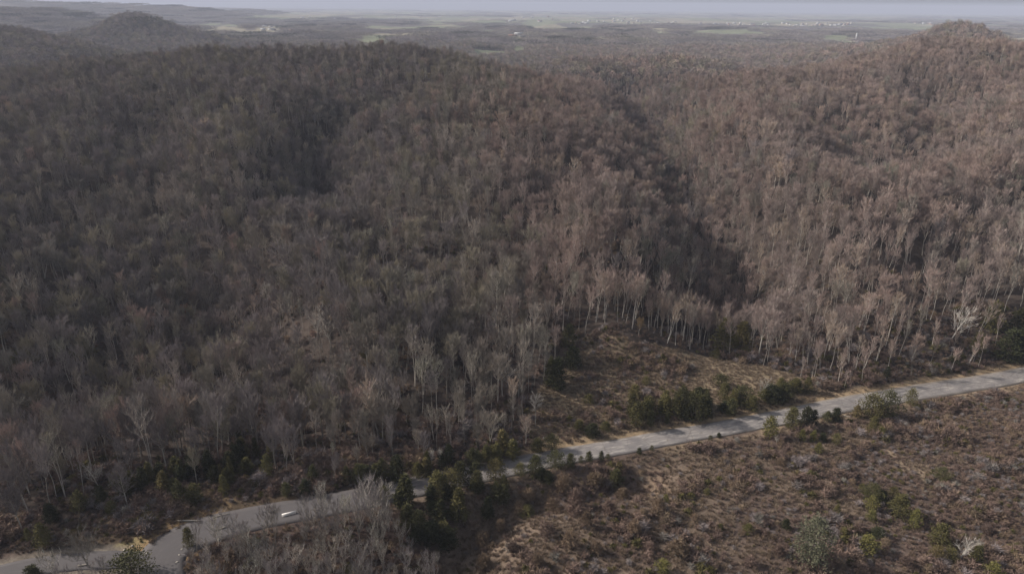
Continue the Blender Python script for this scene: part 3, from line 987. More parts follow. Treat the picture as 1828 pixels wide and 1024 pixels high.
ORD = ['first', 'second', 'third', 'fourth', 'fifth', 'sixth', 'seventh', 'eighth', 'ninth', 'tenth', 'eleventh', 'twelfth', 'thirteenth', 'fourteenth', 'fifteenth', 'sixteenth', 'seventeenth', 'eighteenth',
       'nineteenth', 'twentieth', 'twenty first', 'twenty second', 'twenty third', 'twenty fourth', 'twenty fifth', 'twenty sixth', 'twenty seventh', 'twenty eighth']
LOOK = {'cone': 'pointed green cedar', 'coneolive': 'pointed olive cedar', 'dark': 'very dark bushy cedar', 'round': 'rounded green cedar', 'roundolive': 'rounded olive cedar', 'egg': 'full green cedar',
        'bright': 'bright yellow green bush', 'grey': 'large grey green evergreen', 'eggolive': 'full olive cedar', 'pine': 'layered olive pine'}
def row(items, where, group, name='cedar', cat='evergreen'):
    items = sorted(items, key=lambda q: q[1])
    for i, (k, bx, by, hp, wp) in enumerate(items):
        nm = {'bright': 'evergreen_bush', 'pine': 'pine_tree'}.get(k, name)
        ev(k, bx, by, hp, wp, '%s, %s from left %s' % (LOOK[k], ORD[i], where), nm, cat, group)
row([('eggolive', 684, 892, 22, 25), ('cone', 725, 906, 56, 36), ('cone', 728, 938, 36, 28), ('egg', 748, 952, 38, 32), ('eggolive', 782, 890, 44, 38), ('roundolive', 802, 884, 42, 38), ('egg', 822, 864, 36, 30),
     ('dark', 848, 866, 38, 24), ('coneolive', 820, 930, 56, 32), ('coneolive', 788, 930, 28, 15), ('roundolive', 885, 857, 34, 30), ('roundolive', 928, 848, 19, 19), ('egg', 956, 850, 33, 29),
     ('dark', 768, 968, 34, 34), ('dark', 800, 975, 30, 36)],
    'in the tall near verge row', 'cedars along the near verge of the road')
row([('round', 991, 833, 22, 30), ('egg', 1018, 833, 20, 19), ('egg', 1051, 823, 14, 14), ('dark', 1073, 822, 14, 10), ('round', 1037, 825, 8, 9), ('round', 1085, 819, 6, 8), ('dark', 1141, 810, 8, 10),
     ('round', 1163, 804, 6, 7), ('round', 1268, 786, 6, 7), ('dark', 1283, 780, 5, 8)],
    'in the low middle verge row', 'small cedars along the near verge of the road')
row([('bright', 1373, 779, 31, 27), ('eggolive', 1412, 763, 31, 27), ('dark', 1438, 760, 29, 25), ('dark', 1451, 758, 23, 14), ('egg', 1476, 751, 13, 17), ('dark', 1491, 750, 18, 19), ('eggolive', 1528, 745, 18, 17),
     ('roundolive', 1554, 744, 35, 37), ('round', 1582, 742, 37, 36), ('roundolive', 1624, 722, 24, 18)],
    'in the near verge row beyond the middle', 'cedars along the near verge of the right hand road')
row([('bright', 1431, 785, 15, 15), ('bright', 1451, 786, 14, 13), ('bright', 1460, 808, 14, 15), ('eggolive', 1557, 772, 24, 19), ('bright', 1572, 779, 13, 17), ('roundolive', 1492, 792, 15, 15), ('dark', 1468, 786, 10, 14)],
    'in the hollow just below the road', 'bushes in the hollow below the road')
row([('roundolive', 1538, 879, 13, 13), ('round', 1556, 892, 24, 28), ('bright', 1553, 910, 22, 23), ('eggolive', 1603, 920, 34, 36), ('bright', 1630, 940, 28, 21), ('eggolive', 1493, 918, 15, 12), ('bright', 1555, 929, 15, 17),
     ('roundolive', 1592, 890, 18, 18), ('dark', 1574, 894, 16, 18)],
    'in the clump mid scrub field', 'evergreens in the middle of the scrub field')
row([('grey', 1444, 1008, 82, 54), ('bright', 1546, 984, 26, 36), ('dark', 1567, 957, 12, 26), ('eggolive', 1675, 971, 34, 32), ('roundolive', 1671, 999, 22, 24), ('roundolive', 1693, 1001, 22, 22), ('cone', 1738, 1010, 36, 24),
     ('eggolive', 1505, 960, 16, 15), ('dark', 1402, 942, 13, 17), ('bright', 1768, 1034, 28, 32), ('bright', 1183, 1022, 20, 28), ('eggolive', 1285, 947, 10, 12), ('bright', 1335, 950, 13, 18),
     ('egg', 1098, 864, 22, 28), ('eggolive', 940, 918, 14, 26), ('bright', 1188, 896, 11, 13), ('eggolive', 1262, 882, 8, 12)],
    'scattered over the lower scrub field', 'scattered evergreens in the lower scrub field')
row([('round', 1680, 856, 17, 24), ('eggolive', 1445, 853, 11, 11)], 'of two lone scrub field bushes', 'lone bushes in the scrub field')
row([('eggolive', 1132, 714, 23, 23), ('roundolive', 1153, 686, 11, 13), ('egg', 1135, 761, 38, 28), ('egg', 1153, 750, 30, 26), ('cone', 1160, 761, 24, 13), ('eggolive', 1186, 740, 30, 28), ('cone', 1190, 757, 18, 9),
     ('egg', 1207, 745, 34, 26), ('cone', 1224, 750, 23, 15), ('round', 1240, 750, 42, 36), ('dark', 1259, 745, 29, 22), ('round', 1287, 689, 16, 25), ('eggolive', 1292, 712, 24, 22), ('egg', 1303, 740, 24, 21),
     ('round', 1325, 721, 26, 33), ('eggolive', 1341, 733, 22, 21), ('dark', 1378, 717, 24, 35), ('egg', 1397, 714, 26, 26), ('eggolive', 1440, 700, 22, 18)],
    'in the hedge between clearing and road', 'evergreens along the lower edge of the clearing')
row([('roundolive', 1050, 719, 12, 17), ('eggolive', 1034, 766, 13, 17), ('eggolive', 1081, 768, 12, 18), ('dark', 1057, 778, 18, 26), ('dark', 1022, 656, 30, 32), ('dark', 994, 696, 50, 32), ('egg', 982, 690, 44, 24),
     ('egg', 1015, 620, 34, 26), ('round', 984, 802, 22, 24), ('roundolive', 1278, 639, 10, 18), ('pine', 1292, 626, 50, 46), ('pine', 1322, 623, 42, 38)],
    'around the clearing', 'evergreens around the clearing')
row([('dark', 1581, 678, 20, 12), ('eggolive', 1768, 592, 44, 34), ('dark', 1796, 644, 48, 40), ('dark', 1828, 648, 60, 52), ('egg', 1812, 600, 40, 36), ('eggolive', 1742, 630, 30, 24), ('egg', 1700, 654, 14, 22), ('egg', 1670, 664, 12, 20)],
    'where the road meets the wood', 'evergreens at the right end of the road')
row([('dark', 710, 858, 42, 27), ('egg', 683, 855, 32, 24), ('dark', 802, 827, 30, 20), ('egg', 843, 831, 26, 24), ('coneolive', 897, 807, 36, 26), ('roundolive', 877, 818, 20, 22), ('eggolive', 746, 850, 22, 20)],
    'on the far verge before the wood', 'cedars along the far verge of the road')
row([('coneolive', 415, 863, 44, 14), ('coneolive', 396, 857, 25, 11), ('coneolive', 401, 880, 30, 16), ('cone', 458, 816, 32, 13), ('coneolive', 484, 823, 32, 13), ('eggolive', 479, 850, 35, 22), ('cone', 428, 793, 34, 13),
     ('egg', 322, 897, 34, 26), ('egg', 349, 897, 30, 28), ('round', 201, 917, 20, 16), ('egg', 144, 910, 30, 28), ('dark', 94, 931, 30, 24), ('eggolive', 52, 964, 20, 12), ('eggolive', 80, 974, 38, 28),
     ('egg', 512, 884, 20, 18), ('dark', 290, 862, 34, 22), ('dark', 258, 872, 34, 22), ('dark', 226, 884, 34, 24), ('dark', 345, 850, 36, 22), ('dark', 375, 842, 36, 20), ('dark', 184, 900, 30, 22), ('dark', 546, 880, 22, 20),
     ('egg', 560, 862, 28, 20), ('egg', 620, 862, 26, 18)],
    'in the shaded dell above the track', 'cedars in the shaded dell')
Rb = random.Random(44)
def fill(poly, n, kinds, hr, wr, where, group):
    out = []
    xs = [p[0] for p in poly]; ys = [p[1] for p in poly]
    while len(out) < n:
        a, b = Rb.uniform(min(xs), max(xs)), Rb.uniform(min(ys), max(ys))
        if inpoly(np.array([a]), np.array([b]), poly)[0]:
            out.append((Rb.choice(kinds), a, b, Rb.uniform(*hr), Rb.uniform(*wr)))
    row(out, where, group)
fill([(690, 905), (760, 880), (870, 870), (980, 845), (990, 858), (900, 900), (860, 950), (800, 985), (740, 975)], 21, ['dark', 'dark', 'dark', 'egg', 'eggolive'], (16, 34), (16, 30), 'in the dark roadside hollow', 'evergreens in the dark hollow below the road')  # mostly the darkest cedar colour, standing in for the hollow's shade
fill([(1120, 752), (1125, 742), (1280, 712), (1290, 722), (1250, 738)], 12, ['egg', 'dark', 'eggolive', 'round'], (22, 34), (18, 28), 'in the thick middle of the hedge', 'evergreens along the lower edge of the clearing')
fill([(1290, 738), (1290, 712), (1440, 690), (1480, 700), (1400, 718)], 10, ['egg', 'dark', 'eggolive', 'round'], (14, 26), (16, 26), 'in the thin end of the hedge', 'evergreens along the lower edge of the clearing')
fill([(620, 868), (640, 850), (860, 815), (960, 795), (980, 802), (860, 832), (700, 862)], 16, ['egg', 'dark', 'eggolive', 'coneolive'], (16, 32), (14, 24), 'in the far verge understorey', 'cedars along the far verge of the road')
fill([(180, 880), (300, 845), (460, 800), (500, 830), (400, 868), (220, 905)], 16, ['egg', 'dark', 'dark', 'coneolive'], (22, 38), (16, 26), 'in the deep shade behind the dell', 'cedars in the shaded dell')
ev('eggolive', 339, 975, 32, 20, 'small tan green pointed cedar on the inside of the road bend', 'cedar')
ev('round', 238, 1030, 42, 58, 'broad dark green bush at the mouth of the road in the lower left', 'evergreen_bush')
ev('dark', 60, 1034, 22, 30, 'low dark bush at the bottom left corner beside the track', 'evergreen_bush')
row([('eggolive', 150, 640, 26, 40), ('eggolive', 40, 655, 24, 44)], 'of two evergreens inside the wood', 'evergreens inside the left wood')

# ---- round shrubs in the scrub field -----------------------------------------------------
SHR = {}
for nm, sd_, mt in (('tan', 51, 'shrub_tan'), ('tan2', 52, 'shrub_tan'), ('brown', 53, 'shrub_brown'), ('brown2', 54, 'shrub_brown')):
    g = leafy_shrub(sd_, 3.6, 4.2, 1500, .34, .038)
    SHR[nm] = (g, g.mesh('shrub_' + nm, [M[mt]]), mt)
sh_list = [(1005, 880, 32, 34), (1028, 908, 36, 32), (1062, 868, 24, 30), (943, 893, 20, 26), (928, 914, 20, 26), (1087, 920, 28, 26), (1018, 978, 32, 34), (1064, 987, 22, 26), (977, 954, 20, 32),
           (1131, 957, 30, 26), (1148, 924, 18, 18), (1175, 917, 30, 26), (1160, 982, 16, 20), (1210, 992, 28, 42), (863, 1016, 28, 30), (862, 972, 26, 30), (894, 947, 22, 20), (1046, 940, 30, 22),
           (985, 912, 22, 26), (915, 985, 20, 24), (1110, 890, 20, 22), (1520, 864, 10, 14), (1533, 947, 14, 20), (1616, 1010, 18, 24), (1480, 1020, 16, 24), (1580, 972, 12, 20), (1240, 930, 14, 18),
           (1390, 990, 18, 22), (1340, 1010, 18, 26), (1760, 950, 12, 20), (1520, 815, 12, 18), (1545, 800, 14, 20), (1395, 830, 12, 20), (960, 1010, 22, 26)]
sh_list.sort()
for i, (bx, by, hp, wp) in enumerate(sh_list):
    x, y = ground_at(bx, by); zz = hz(x, y); d = float(project(np.array([x, y, zz]))[2])
    nm = ('tan', 'tan2', 'tan', 'brown')[i % 4] if bx < 1230 else ('brown', 'tan2', 'brown2')[i % 3]
    h = hp * d / FPX / .8; w = wp * d / FPX
    o = link('shrub', SHR[nm][1], None, (x, y, zz - .05), random.uniform(0, 6.28), (w / 4.2, w / 4.2, h / 3.6))
    big = hp >= 24
    where = 'beside the dark ditch' if bx < 1000 else 'in the tan scrub' if bx < 1230 else 'in the open scrub field'
    k_ = sum(1 for q in sh_list[:i] if (q[0] < 1000) == (bx < 1000) and (q[0] < 1230) == (bx < 1230))
    tag(o, '%s leafless %s shrub, %s from left %s' % ('large' if big else 'small', 'tan' if nm.startswith('tan') else 'brown', ORD[k_], where), 'shrub', 'rounded leafless shrubs in the scrub field')
    taken.append((x, y, w * .4))

# ------------------------------------------------------------------ split the wood into the largest 300 and the rest
TK = np.array(taken)
ok = np.ones(len(X), bool)
for tx, ty, tr in taken:
    ok &= (np.hypot(X - tx, Y - ty) > tr + 1.0)
X, Y, Z, PX, PY, D, HT = [a[ok] for a in (X, Y, Z, PX, PY, D, HT)]
KD = [k for k, o_ in zip(KD, ok) if o_]
N_SPECIAL = 19
SAPT = []
for (a, b, w_) in SAP:
    if len(TK) and (np.hypot(TK[:, 0] - a, TK[:, 1] - b) < TK[:, 2] + .2).any(): continue
    SAPT.append((a, b, w_))
sapz = height(np.array([s_[0] for s_ in SAPT]), np.array([s_[1] for s_ in SAPT]))
sppx, sppy, spd = project(np.c_[[s_[0] for s_ in SAPT], [s_[1] for s_ in SAPT], sapz + 4])
sap_h = R2.uniform(4.5, 10.5, len(SAPT)) * np.where(R2.random(len(SAPT)) < .12, 1.3, 1) * np.where((sppx > 530) & (sppy < 950), 1.35, 1)
BANDS = [(-99, 'edge of the dell'), (120, 'wood beyond the dell'), (260, 'wood above the dell'), (420, 'wood above the barriers'), (560, 'wood beside the verge cedars'),
         (700, 'wood behind the verge cedars'), (840, 'wood before the clearing'), (980, 'wood at the clearing corner'), (1130, 'wood above the clearing'),
         (1290, 'wood behind the pines'), (1430, 'wood above the hedge'), (1560, 'wood above the straight road'), (1690, 'wood by the white sycamore')]
def ordinal(i):
    if i < len(ORD): return ORD[i]
    t = {2: 'twenty', 3: 'thirty', 4: 'forty', 5: 'fifty', 6: 'sixty'}[(i + 1) // 10]
    return t + (' ' + ORD[(i + 1) % 10 - 1] if (i + 1) % 10 else 'th')
def look_of(kd):
    look = {'mauve': 'reddish brown', 'grey': 'grey', 'dusk': 'brownish', 'olive': 'olive grey'}
    return ('straight ' if kd.startswith('tall') else 'rounded ') + next(v for k, v in look.items() if kd.endswith(k))
def rowlvl(px, py):
    yr = np.interp(px, [0, 300, 600, 900, 1000, 1300, 1828], [900, 860, 850, 790, 600, 620, 640])
    return py > yr - 55
cand = [('s', i, d_ / sap_h[i]) for i, d_ in enumerate(spd) if -10 < sppx[i] < 1838 and sppy[i] < 1030]
cand += [('f', i, D[i] / HT[i]) for i in range(len(X)) if -15 < PX[i] < 1843 and 0 < PY[i] < 1035]
cand.sort(key=lambda c: c[2])
cand = cand[:300 - N_SPECIAL]
single_f = {c[1] for c in cand if c[0] == 'f'}
single_s = {c[1] for c in cand if c[0] == 's'}
cells = {}
for i in sorted(single_f, key=lambda i: PX[i]):
    bnd = [t for q, t in BANDS if PX[i] >= q][-1]
    rw = 'front' if rowlvl(PX[i], PY[i]) else 'upper'
    c_ = cells[(bnd, rw)] = cells.get((bnd, rw), -1) + 1
    lb = '%s bare tree, %s from left, %s row, %s' % (look_of(KD[i]), ordinal(c_), rw, bnd)
    gr = 'bare trees in the ' + bnd
    add_tree(KD[i], X[i], Y[i], HT[i], lb, gr, tilt=random.uniform(-.09, .09), wide=random.uniform(.8, 1.2))
for i in sorted(single_s, key=lambda i: sppx[i]):
    a, b, w_ = SAPT[i]
    rw = ('back' if sppy[i] < 935 else 'middle' if sppy[i] < 985 else 'front') if w_ == 'thicket' else 'corner'
    c_ = cells[('thicket', rw)] = cells.get(('thicket', rw), -1) + 1
    lb = 'thin bare sapling, %s from left, %s' % (ordinal(c_), '%s row of the roadside thicket' % rw if w_ == 'thicket' else 'in the scrub below the track')
    gr = 'saplings in the thicket below the road' if w_ == 'thicket' else 'saplings below the track'
    add_tree(('sapling', 'saplinggrey', 'sapling', 'spread')[i % 4], a, b, sap_h[i], lb, gr, tilt=random.uniform(-.1, .1))

rest = np.array([i not in single_f for i in range(len(X))])
rs = [i for i in range(len(SAPT)) if i not in single_s]
src = [[(KINDS[k][2], [KINDS[k][5]]), (KINDS[k][3], [KINDS[k][4], KINDS[k][5]])] for k in KN]
H0 = np.array([max(v.z for v in KINDS[k][3].V) for k in KN])
kk = np.array([KN.index(k) for k in KD])[rest]
fx, fy, fz, fs = X[rest], Y[rest], Z[rest] - .1, HT[rest] / H0[kk]
if rs:
    ks = np.array([KN.index(('sapling', 'saplinggrey', 'sapling')[i % 3]) for i in rs])
    fx = np.r_[fx, [SAPT[i][0] for i in rs]]; fy = np.r_[fy, [SAPT[i][1] for i in rs]]; fz = np.r_[fz, sapz[rs]]
    fs = np.r_[fs, sap_h[rs] / H0[ks]]; kk = np.r_[kk, ks]
n = len(fx)
wd = Rn.uniform(.62, 1.2, n)
stuff_gn('forest', src, (fx, fy, fz, kk, np.c_[fs * wd, fs * wd, fs], Rn.uniform(0, 6.28, n), Rn.normal(0, .055, n)), 'leafless winter forest covering the hillside up to the ridge', 'forest')

# ------------------------------------------------------------------ scrub and grass
bx_, by_ = jitter_wedge(85, 330, 1.05, 48, 31)
inn = inside_near(bx_, by_); drr = np.minimum(seg_dist(bx_, by_, ROAD[::3]), seg_dist(bx_, by_, TRACK[::3]))
clr = inpoly(bx_, by_, CLEARING); dl = inpoly(bx_, by_, DELL); th = inpoly(bx_, by_, THICKET)
open_ = (inn | clr | dl) & (drr > 5.2)
tz = smooth(.44, .60, fbm(bx_, by_, 26, 3, 41)) * inn + clr * smooth(.42, .58, fbm(bx_, by_, 18, 3, 44))
tz = np.clip(tz + (drr < 8) * .6, 0, 1)
u = R2.random(len(bx_)); u2 = R2.random(len(bx_))
keep = open_ & (u2 < np.where(tz > .5, .78, .86))
under = (~inn) & ~clr & ~dl & (u2 < np.where(drr < 40, .42, .1)) & (drr > 5.5)
edge = (~inn) & (drr > 5.2) & (drr < 16) & (u2 < .75) & ((drr > 8.5) | (bx_ < 10))
keep |= under | edge
bx_, by_, tz, u, inn2, clr2, drr2 = bx_[keep], by_[keep], tz[keep], u[keep], inn[keep], clr[keep], drr[keep]
bz = height(bx_, by_)
isgrass = (u < (.10 + .62 * tz + .38 * clr2)) & ~((~inn2) & ~clr2 & (bx_ < 10) & (bx_ > -75))
src = [[(leafy_shrub(61, 1.0, 1.5, 120, .26, .03), ['shrub_brown'])], [(leafy_shrub(62, 1.2, 1.4, 120, .28, .03), ['shrub_brown'])], [(leafy_shrub(63, 1.0, 1.5, 120, .26, .03), ['shrub_tan'])],
       [(leafy_shrub(64, .9, 1.4, 120, .26, .045), ['cedar_olive'])], [(leafy_shrub(65, 1.3, 1.4, 110, .3, .026), ['twig_dusk'])]]
zn_ = fbm(bx_, by_, 20, 2, 55)
u3 = R2.random(len(bx_))
kb = np.where(u3 < .36, 0, np.where(u3 < .62, 1, np.where(u3 < .62 + .2 * smooth(.4, .6, zn_) + .05, 2, np.where(u3 < .93, 4, 3))))
kb = np.where((u3 > .86) & (zn_ < .42), 3, kb)
sb = R2.uniform(.5, 1.4, len(bx_)) * (.7 + 1.1 * smooth(.42, .7, fbm(bx_, by_, 9, 3, 57))) * np.where(inn2 | clr2, 1, 1.15) * np.where(drr2 < 7.5, .5, 1)
m_ = ~isgrass
n = int(m_.sum())
stuff_gn('brush', src, (bx_[m_], by_[m_], bz[m_] - .03, kb[m_], sb[m_], R2.uniform(0, 6.28, n), R2.normal(0, .1, n)), 'low brown and reddish winter brush covering the open ground', 'brush')
src = [[(tuft(71), ['grass_dry'])], [(tuft(72, 30, .7), ['grass_dry'])]]
m_ = isgrass; n = int(m_.sum())
gx = np.r_[bx_[m_], bx_[m_] + R2.uniform(-.7, .7, n)]; gy = np.r_[by_[m_], by_[m_] + R2.uniform(-.7, .7, n)]
stuff_gn('dry_grass', src, (gx, gy, height(gx, gy) - .02, R2.integers(0, 2, 2 * n), R2.uniform(.6, 1.3, 2 * n), R2.uniform(0, 6.28, 2 * n), R2.normal(0, .1, 2 * n)), 'tan dry grass in patches among the brush', 'grass')

# ------------------------------------------------------------------ woods beyond the ridge
R3 = np.random.default_rng(77)
ax, ay = jitter_wedge(1000, 2150, 8.0, 41, 51)
az = height(ax, ay)
m_ = ~fieldmask(ax, ay)
ax, ay, az = ax[m_], ay[m_], az[m_]
def clump(seed, Rr=45, n=46):
    R = random.Random(seed); g = G()
    for i in range(n):
        a = i * 2.4; r = Rr * math.sqrt((i + .5) / n)
        ox, oy = math.cos(a) * r + R.uniform(-3, 3), math.sin(a) * r + R.uniform(-3, 3)
        H = R.uniform(12, 18); cr = R.uniform(4, 6)
        for j in range(26):
            v = rv(R)
            p = Vector((ox + v.x * cr, oy + v.y * cr, H * .68 + v.z * H * .3))
            d = (v + rv(R) * .8 + Vector((0, 0, .5))).normalized(); s_ = d.cross(rv(R)).normalized() * .55
            g.tri(p - s_, p + s_, p + d * 3.4, 0)
    return g
src = []
for i_, (tw_, bk_) in enumerate((('twig_grey', 'bark_grey'), ('twig_mauve', 'bark_grey'), ('twig_dusk', 'bark_grey'), ('twig_olive', 'bark_grey'), ('twig_mauve', 'bark_pale'))):
    src.append([(crown_far(90 + i_, 16, 4.6, 170, 1.9), [bk_, tw_])])
src += [[(clump(101), ['twig_grey'])], [(clump(102), ['twig_dusk'])], [(clump(103), ['cedar_dark'])]]
pxa = project(np.c_[ax, ay, az])[0]
redp = smooth(850, 1100, pxa) * .32 + .06
ua = R3.random(len(ax))
ka = np.where(ua < redp, R3.choice([1, 4], len(ax)), R3.choice([0, 2, 3, 0, 2], len(ax)))
sa = R3.uniform(.8, 1.2, len(ax))
cx_, cy_, ck, cs = [], [], [], []
for r0, r1, sp, scl in ((2100, 4200, 62, 1.0), (4200, 9000, 105, 1.5), (9000, 16000, 230, 2.2)):
    qx, qy = jitter_wedge(r0, r1, sp, 41, int(r0))
    mk = ~fieldmask(qx, qy)
    if r0 >= 4200: mk &= R3.random(len(qx)) < (.85 if r0 < 9000 else .5)
    qx, qy = qx[mk], qy[mk]
    cx_.append(qx); cy_.append(qy); ck.append(R3.choice([5, 5, 6, 6, 5, 6, 7], len(qx))); cs.append(R3.uniform(.85, 1.15, len(qx)) * scl)
cx_, cy_, ck, cs = map(np.concatenate, (cx_, cy_, ck, cs))
cz = height(cx_, cy_) - .5
n = len(ax) + len(cx_)
vs_ = np.r_[np.c_[sa, sa, sa * R3.uniform(.8, 1.15, len(sa))], np.c_[cs, cs, np.where(np.hypot(cx_, cy_) > 4200, .8, .95) * R3.uniform(.85, 1.1, len(cs))]]
stuff_gn('distant_woods', src, (np.r_[ax, cx_], np.r_[ay, cy_], np.r_[az, cz], np.r_[ka, ck], vs_, R3.uniform(0, 6.28, n), np.zeros(n)), 'leafless woods on the knobs and plain beyond the ridge', 'woods')

# ------------------------------------------------------------------ things on the road
def box_g(g, c, s, rz=0, mat=0, taper=1.0):
    hx, hy, hz_ = s[0] / 2, s[1] / 2, s[2]
    b = len(g.V); ca, sa_ = math.cos(rz), math.sin(rz)
    for zz, k in ((0, 1), (hz_, taper)):
        for ux, uy in ((-1, -1), (1, -1), (1, 1), (-1, 1)):
            x, y = ux * hx, uy * hy * k
            g.V.append(Vector((c[0] + x * ca - y * sa_, c[1] + x * sa_ + y * ca, c[2] + zz)))
    for f in ((3, 2, 1, 0), (4, 5, 6, 7), (0, 1, 5, 4), (1, 2, 6, 5), (2, 3, 7, 6), (3, 0, 4, 7)):
        g.F.append(tuple(b + i for i in f)); g.m.append(mat)
def barrier(px, py, length, rz, mat, label, h=.62, name='road_barrier'):
    x, y = flat(px, py)
    g = G()
    # jersey profile, extruded
    prof = [(-.32, 0), (.32, 0), (.32, .10), (.22, .30), (.17, h), (-.17, h), (-.22, .30), (-.32, .10)]
    n = len(prof)
    for e in (-1, 1):
        for a, b in prof: g.V.append(Vector((e * length / 2, a, b)))
    for k in range(n): g.F.append((k, (k + 1) % n, n + (k + 1) % n, n + k)); g.m.append(0)
    g.F.append(tuple(range(n))[::-1]); g.F.append(tuple(range(n, 2 * n))); g.m += [0, 0]
    me = g.mesh(name, [mat, M['bark_dark']])
    o = link(name, me, None, (x, y, .03), rz)
    return tag(o, label, 'barrier')
p0, p1 = flat(503, 920), flat(528, 914)
barrier(516, 918, math.dist(p0, p1), math.atan2(p1[1] - p0[1], p1[0] - p0[0]), M['concrete_white'], 'bright white concrete barrier lying across the edge of the road above the thicket')
def log(px0, py0, px1, py1, r, label, mat='wood_grey'):
    a, b = flat(px0, py0), flat(px1, py1)
    g = G(); R = random.Random(px0)
    L_ = math.dist(a, b)
    P = [Vector((L_ * (t - .5), R.uniform(-.06, .06), r * .95 + .02)) for t in np.linspace(0, 1, 7)]
    g.tube(P, [r * (1 - .06 * i) for i in range(7)], 8)
    g.F.append(tuple(range(8))[::-1]); g.F.append(tuple(range(48, 56))); g.m += [0, 0]
    for t in (-.3, .1, .33):
        q = Vector((L_ * t, 0, r)); g.tube([q, q + Vector((.25, R.uniform(-.5, .5), .35))], [.06, .03], 5)
    o = link('fallen_log', g.mesh('fallen_log', [M[mat]]), None, ((a[0] + b[0]) / 2, (a[1] + b[1]) / 2, .02), math.atan2(b[1] - a[1], b[0] - a[0]))
    return tag(o, label, 'log')
log(318, 930, 359, 930, .24, 'long pale log lying on the far edge of the road where it bends')
log(385, 947, 403, 941, .2, 'short pale curb piece on the near edge of the road inside the bend')  # a piece of curb, built with the log shape
log(380, 924, 410, 917, .14, 'thin grey log on the far verge just right of the long pale log', 'wood_grey')
log(140, 1010, 158, 1008, .18, 'small pale log beside the track under the rounded bare tree')
log(1506, 742, 1518, 745, .16, 'short pale log in the shade behind the verge cedars at right')
# stones along the island edge
g = G(); R = random.Random(5)
def boulder(px, py, s, label):
    x, y = flat(px, py); g = G(); R = random.Random(px)
    nlat, nlon = 6, 9
    for i in range(nlat + 1):
        for j in range(nlon):
            ph = PI * i / nlat; t = 2 * PI * j / nlon
            k = s * (1 + R.uniform(-.16, .16)) if 0 < i < nlat else s * .9
            g.V.append(Vector((math.sin(ph) * math.cos(t) * k * 1.3, math.sin(ph) * math.sin(t) * k, math.cos(ph) * k * .6 + s * .35)))
    for i in range(nlat):
        for j in range(nlon):
            g.F.append((i * nlon + j, i * nlon + (j + 1) % nlon, (i + 1) * nlon + (j + 1) % nlon, (i + 1) * nlon + j)[::-1]); g.m.append(0)
    o = link('boulder', g.mesh('boulder', [M['concrete']]), None, (x, y, .0), R.uniform(0, 6))
    tag(o, label, 'stone', 'pale stones beside the road mouth')
for k_, (a, b, s, lb) in enumerate([(325, 980, .22, 'pale stone at the top of the right side of the road mouth'), (320, 990, .2, 'small pale stone in the middle of the right side of the road mouth'),
                                  (316, 1003, .25, 'pale stone low on the right side of the road mouth'), (222, 982, .3, 'broad pale stone on the grassy island'), (236, 974, .25, 'pale stone near the top of the grassy island'),
                                  (262, 988, .2, 'pale stone on the left side of the road mouth')]):
    boulder(a, b, s, lb)

# ------------------------------------------------------------------ far buildings
def house(px, py, Yz, w, d, h, wall, roof, label, group=None, name='house', rz=0.0, flatroof=False):
    x, y = flat(px, py, Yz)
    z = hz(x, y)
    # stand it where its pixel's ray meets the real ground
    g2 = cast(np.array([float(px)]), np.array([float(py)]), height, 0, 1400, 20000)[0]
    x, y = float(g2[0]), float(g2[1]); z = hz(x, y)
    root = bpy.data.objects.new(name, None); COL.objects.link(root); root.location = (x, y, z); root.rotation_euler = (0, 0, rz)
    tag(root, label, 'building', group)
    g = G(); box_g(g, (0, 0, -1), (w, d, h + 1)); link('wall', g.mesh('wall', [M[wall]]), root)
    g = G()
    if flatroof:
        box_g(g, (0, 0, h), (w + .6, d + .6, .7))
    else:
        a, b, t = w / 2 + .5, d / 2 + .5, d * .32
        vs_ = [(-a, -b, h), (a, -b, h), (a, b, h), (-a, b, h), (-a, 0, h + t), (a, 0, h + t)]
        g.V = [Vector(v) for v in vs_]; g.F = [(0, 1, 5, 4), (2, 3, 4, 5), (0, 4, 3), (1, 2, 5), (3, 2, 1, 0)]; g.m = [0] * 5
    link('roof', g.mesh('roof', [M[roof]]), root)
    if not group:
        nW = max(2, int(w / 5))
        for i in range(nW):
            g = G(); box_g(g, (-w / 2 + (i + .5) * w / nW, -d / 2 - .05, h * .35), (w / nW * .4, .12, h * .35))
            link('window', g.mesh('window', [M['roof_grey']]), root)
    return root
house(926, 64, 4, 30, 14, 7, 'wall_white', 'roof_white', 'long white barn like building above the pale valley field', rz=.1)
house(866, 72, 4, 26, 12, 7, 'wall_white', 'roof_white', 'white roofed house, left of the two beside the valley field')
house(874, 72, 4, 18, 12, 7, 'wall_white', 'roof_white', 'white roofed house, right of the two beside the valley field')
house(915, 70, 4, 28, 16, 10, 'wall_brick', 'roof_red', 'brick coloured building at the head of the pale valley field')
house(932, 71, 4, 22, 16, 8, 'wall_brick', 'roof_grey', 'brown house just right of the brick coloured building')
house(1494, 60, 4, 30, 14, 6, 'wall_white', 'roof_white', 'white farm building left of the tall silo')
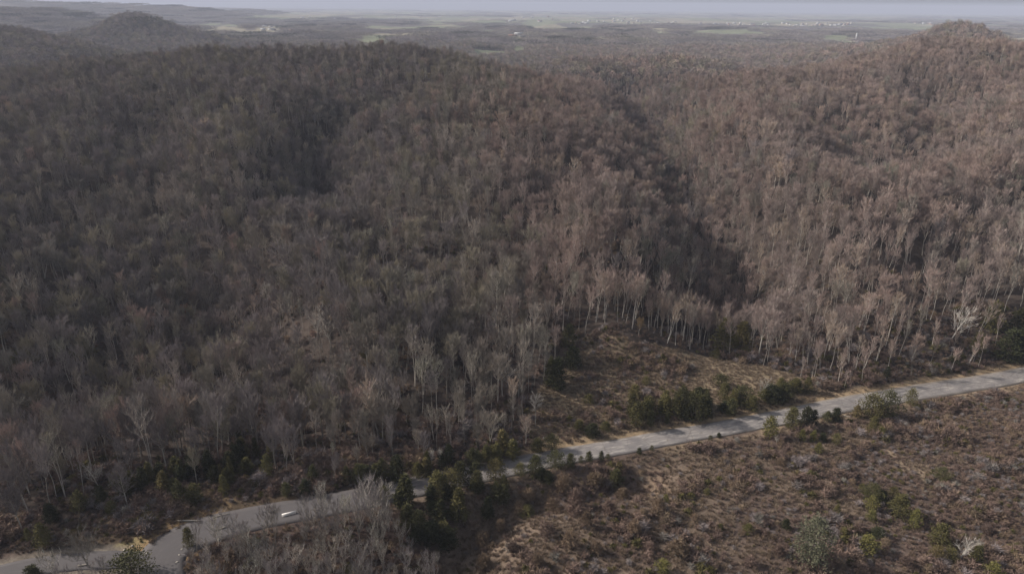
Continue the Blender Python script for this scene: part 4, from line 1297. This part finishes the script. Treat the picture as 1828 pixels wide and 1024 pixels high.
def silo():
    g2 = cast(np.array([1528.]), np.array([71.]), height, 0, 1400, 20000)[0]
    x, y = float(g2[0]), float(g2[1])
    root = bpy.data.objects.new('silo', None); COL.objects.link(root); root.location = (x, y, hz(x, y)); tag(root, 'tall pale silo with a domed cap on the farm field left of the right knob', 'silo')
    g = G(); g.tube([Vector((0, 0, -1)), Vector((0, 0, 22))], [3, 3], 14); link('body', g.mesh('body', [M['silo_metal']]), root)
    g = G(); g.tube([Vector((0, 0, 22)), Vector((0, 0, 24)), Vector((0, 0, 25.2)), Vector((0, 0, 25.7))], [3.1, 2.5, 1.4, .1], 14); link('roof', g.mesh('roof', [M['roof_white']]), root)
silo()
Rt = random.Random(9)
towns = [(1020, 1220, 38, 44, 26, 'in the main far town'), (1250, 1330, 42, 46, 14, 'in the next town block'),
         (1330, 1520, 42, 48, 34, 'in the long town line by the knob'), (900, 1020, 30, 40, 10, 'scattered beyond the valley field'),
         (520, 800, 30, 42, 16, 'scattered beyond the wooded low hill'), (380, 520, 48, 56, 6, 'in the farmland beside the high knob'), (1090, 1130, 34, 37, 5, 'close to the horizon'),
         (1600, 1680, 42, 46, 4, 'beside the reddish knob')]
for x0, x1, y0, y1, nn, lb in towns:
    for i, hx in enumerate(sorted(Rt.uniform(x0, x1) for _ in range(nn))):
        w = Rt.uniform(10, 30)
        house(hx, Rt.uniform(y0, y1), 4, w, Rt.uniform(10, 18), Rt.uniform(5, 8), Rt.choice(['wall_white', 'wall_cream', 'wall_white', 'wall_brick']), Rt.choice(['roof_white', 'roof_grey', 'roof_white', 'roof_red']),
              'pale building, %s from left %s' % (ordinal(i), lb), 'far buildings ' + lb, 'building', Rt.uniform(-.4, .4), Rt.random() < .5)

# ------------------------------------------------------------------ haze
def haze():
    m = bpy.data.materials.new('haze'); m.use_nodes = True
    N, L = m.node_tree.nodes, m.node_tree.links
    N.clear()
    o = N.new('ShaderNodeOutputMaterial'); v = N.new('ShaderNodeVolumePrincipled')
    v.inputs['Color'].default_value = (.68, .73, .90, 1); v.inputs['Density'].default_value = 1.0e-4
    v.inputs['Anisotropy'].default_value = 0.0
    L.new(v.outputs[0], o.inputs['Volume'])
    g = G(); box_g(g, (0, 0, -60), (52000, 52000, 300))
    ob = link('haze', g.mesh('haze', [m])); tag(ob, kind='stuff')
haze()
print('trees', len(X), 'singles', len(single_f), len(single_s), 'evergreens', NEV, 'brush', len(bx_), 'far', len(ax), len(cx_))
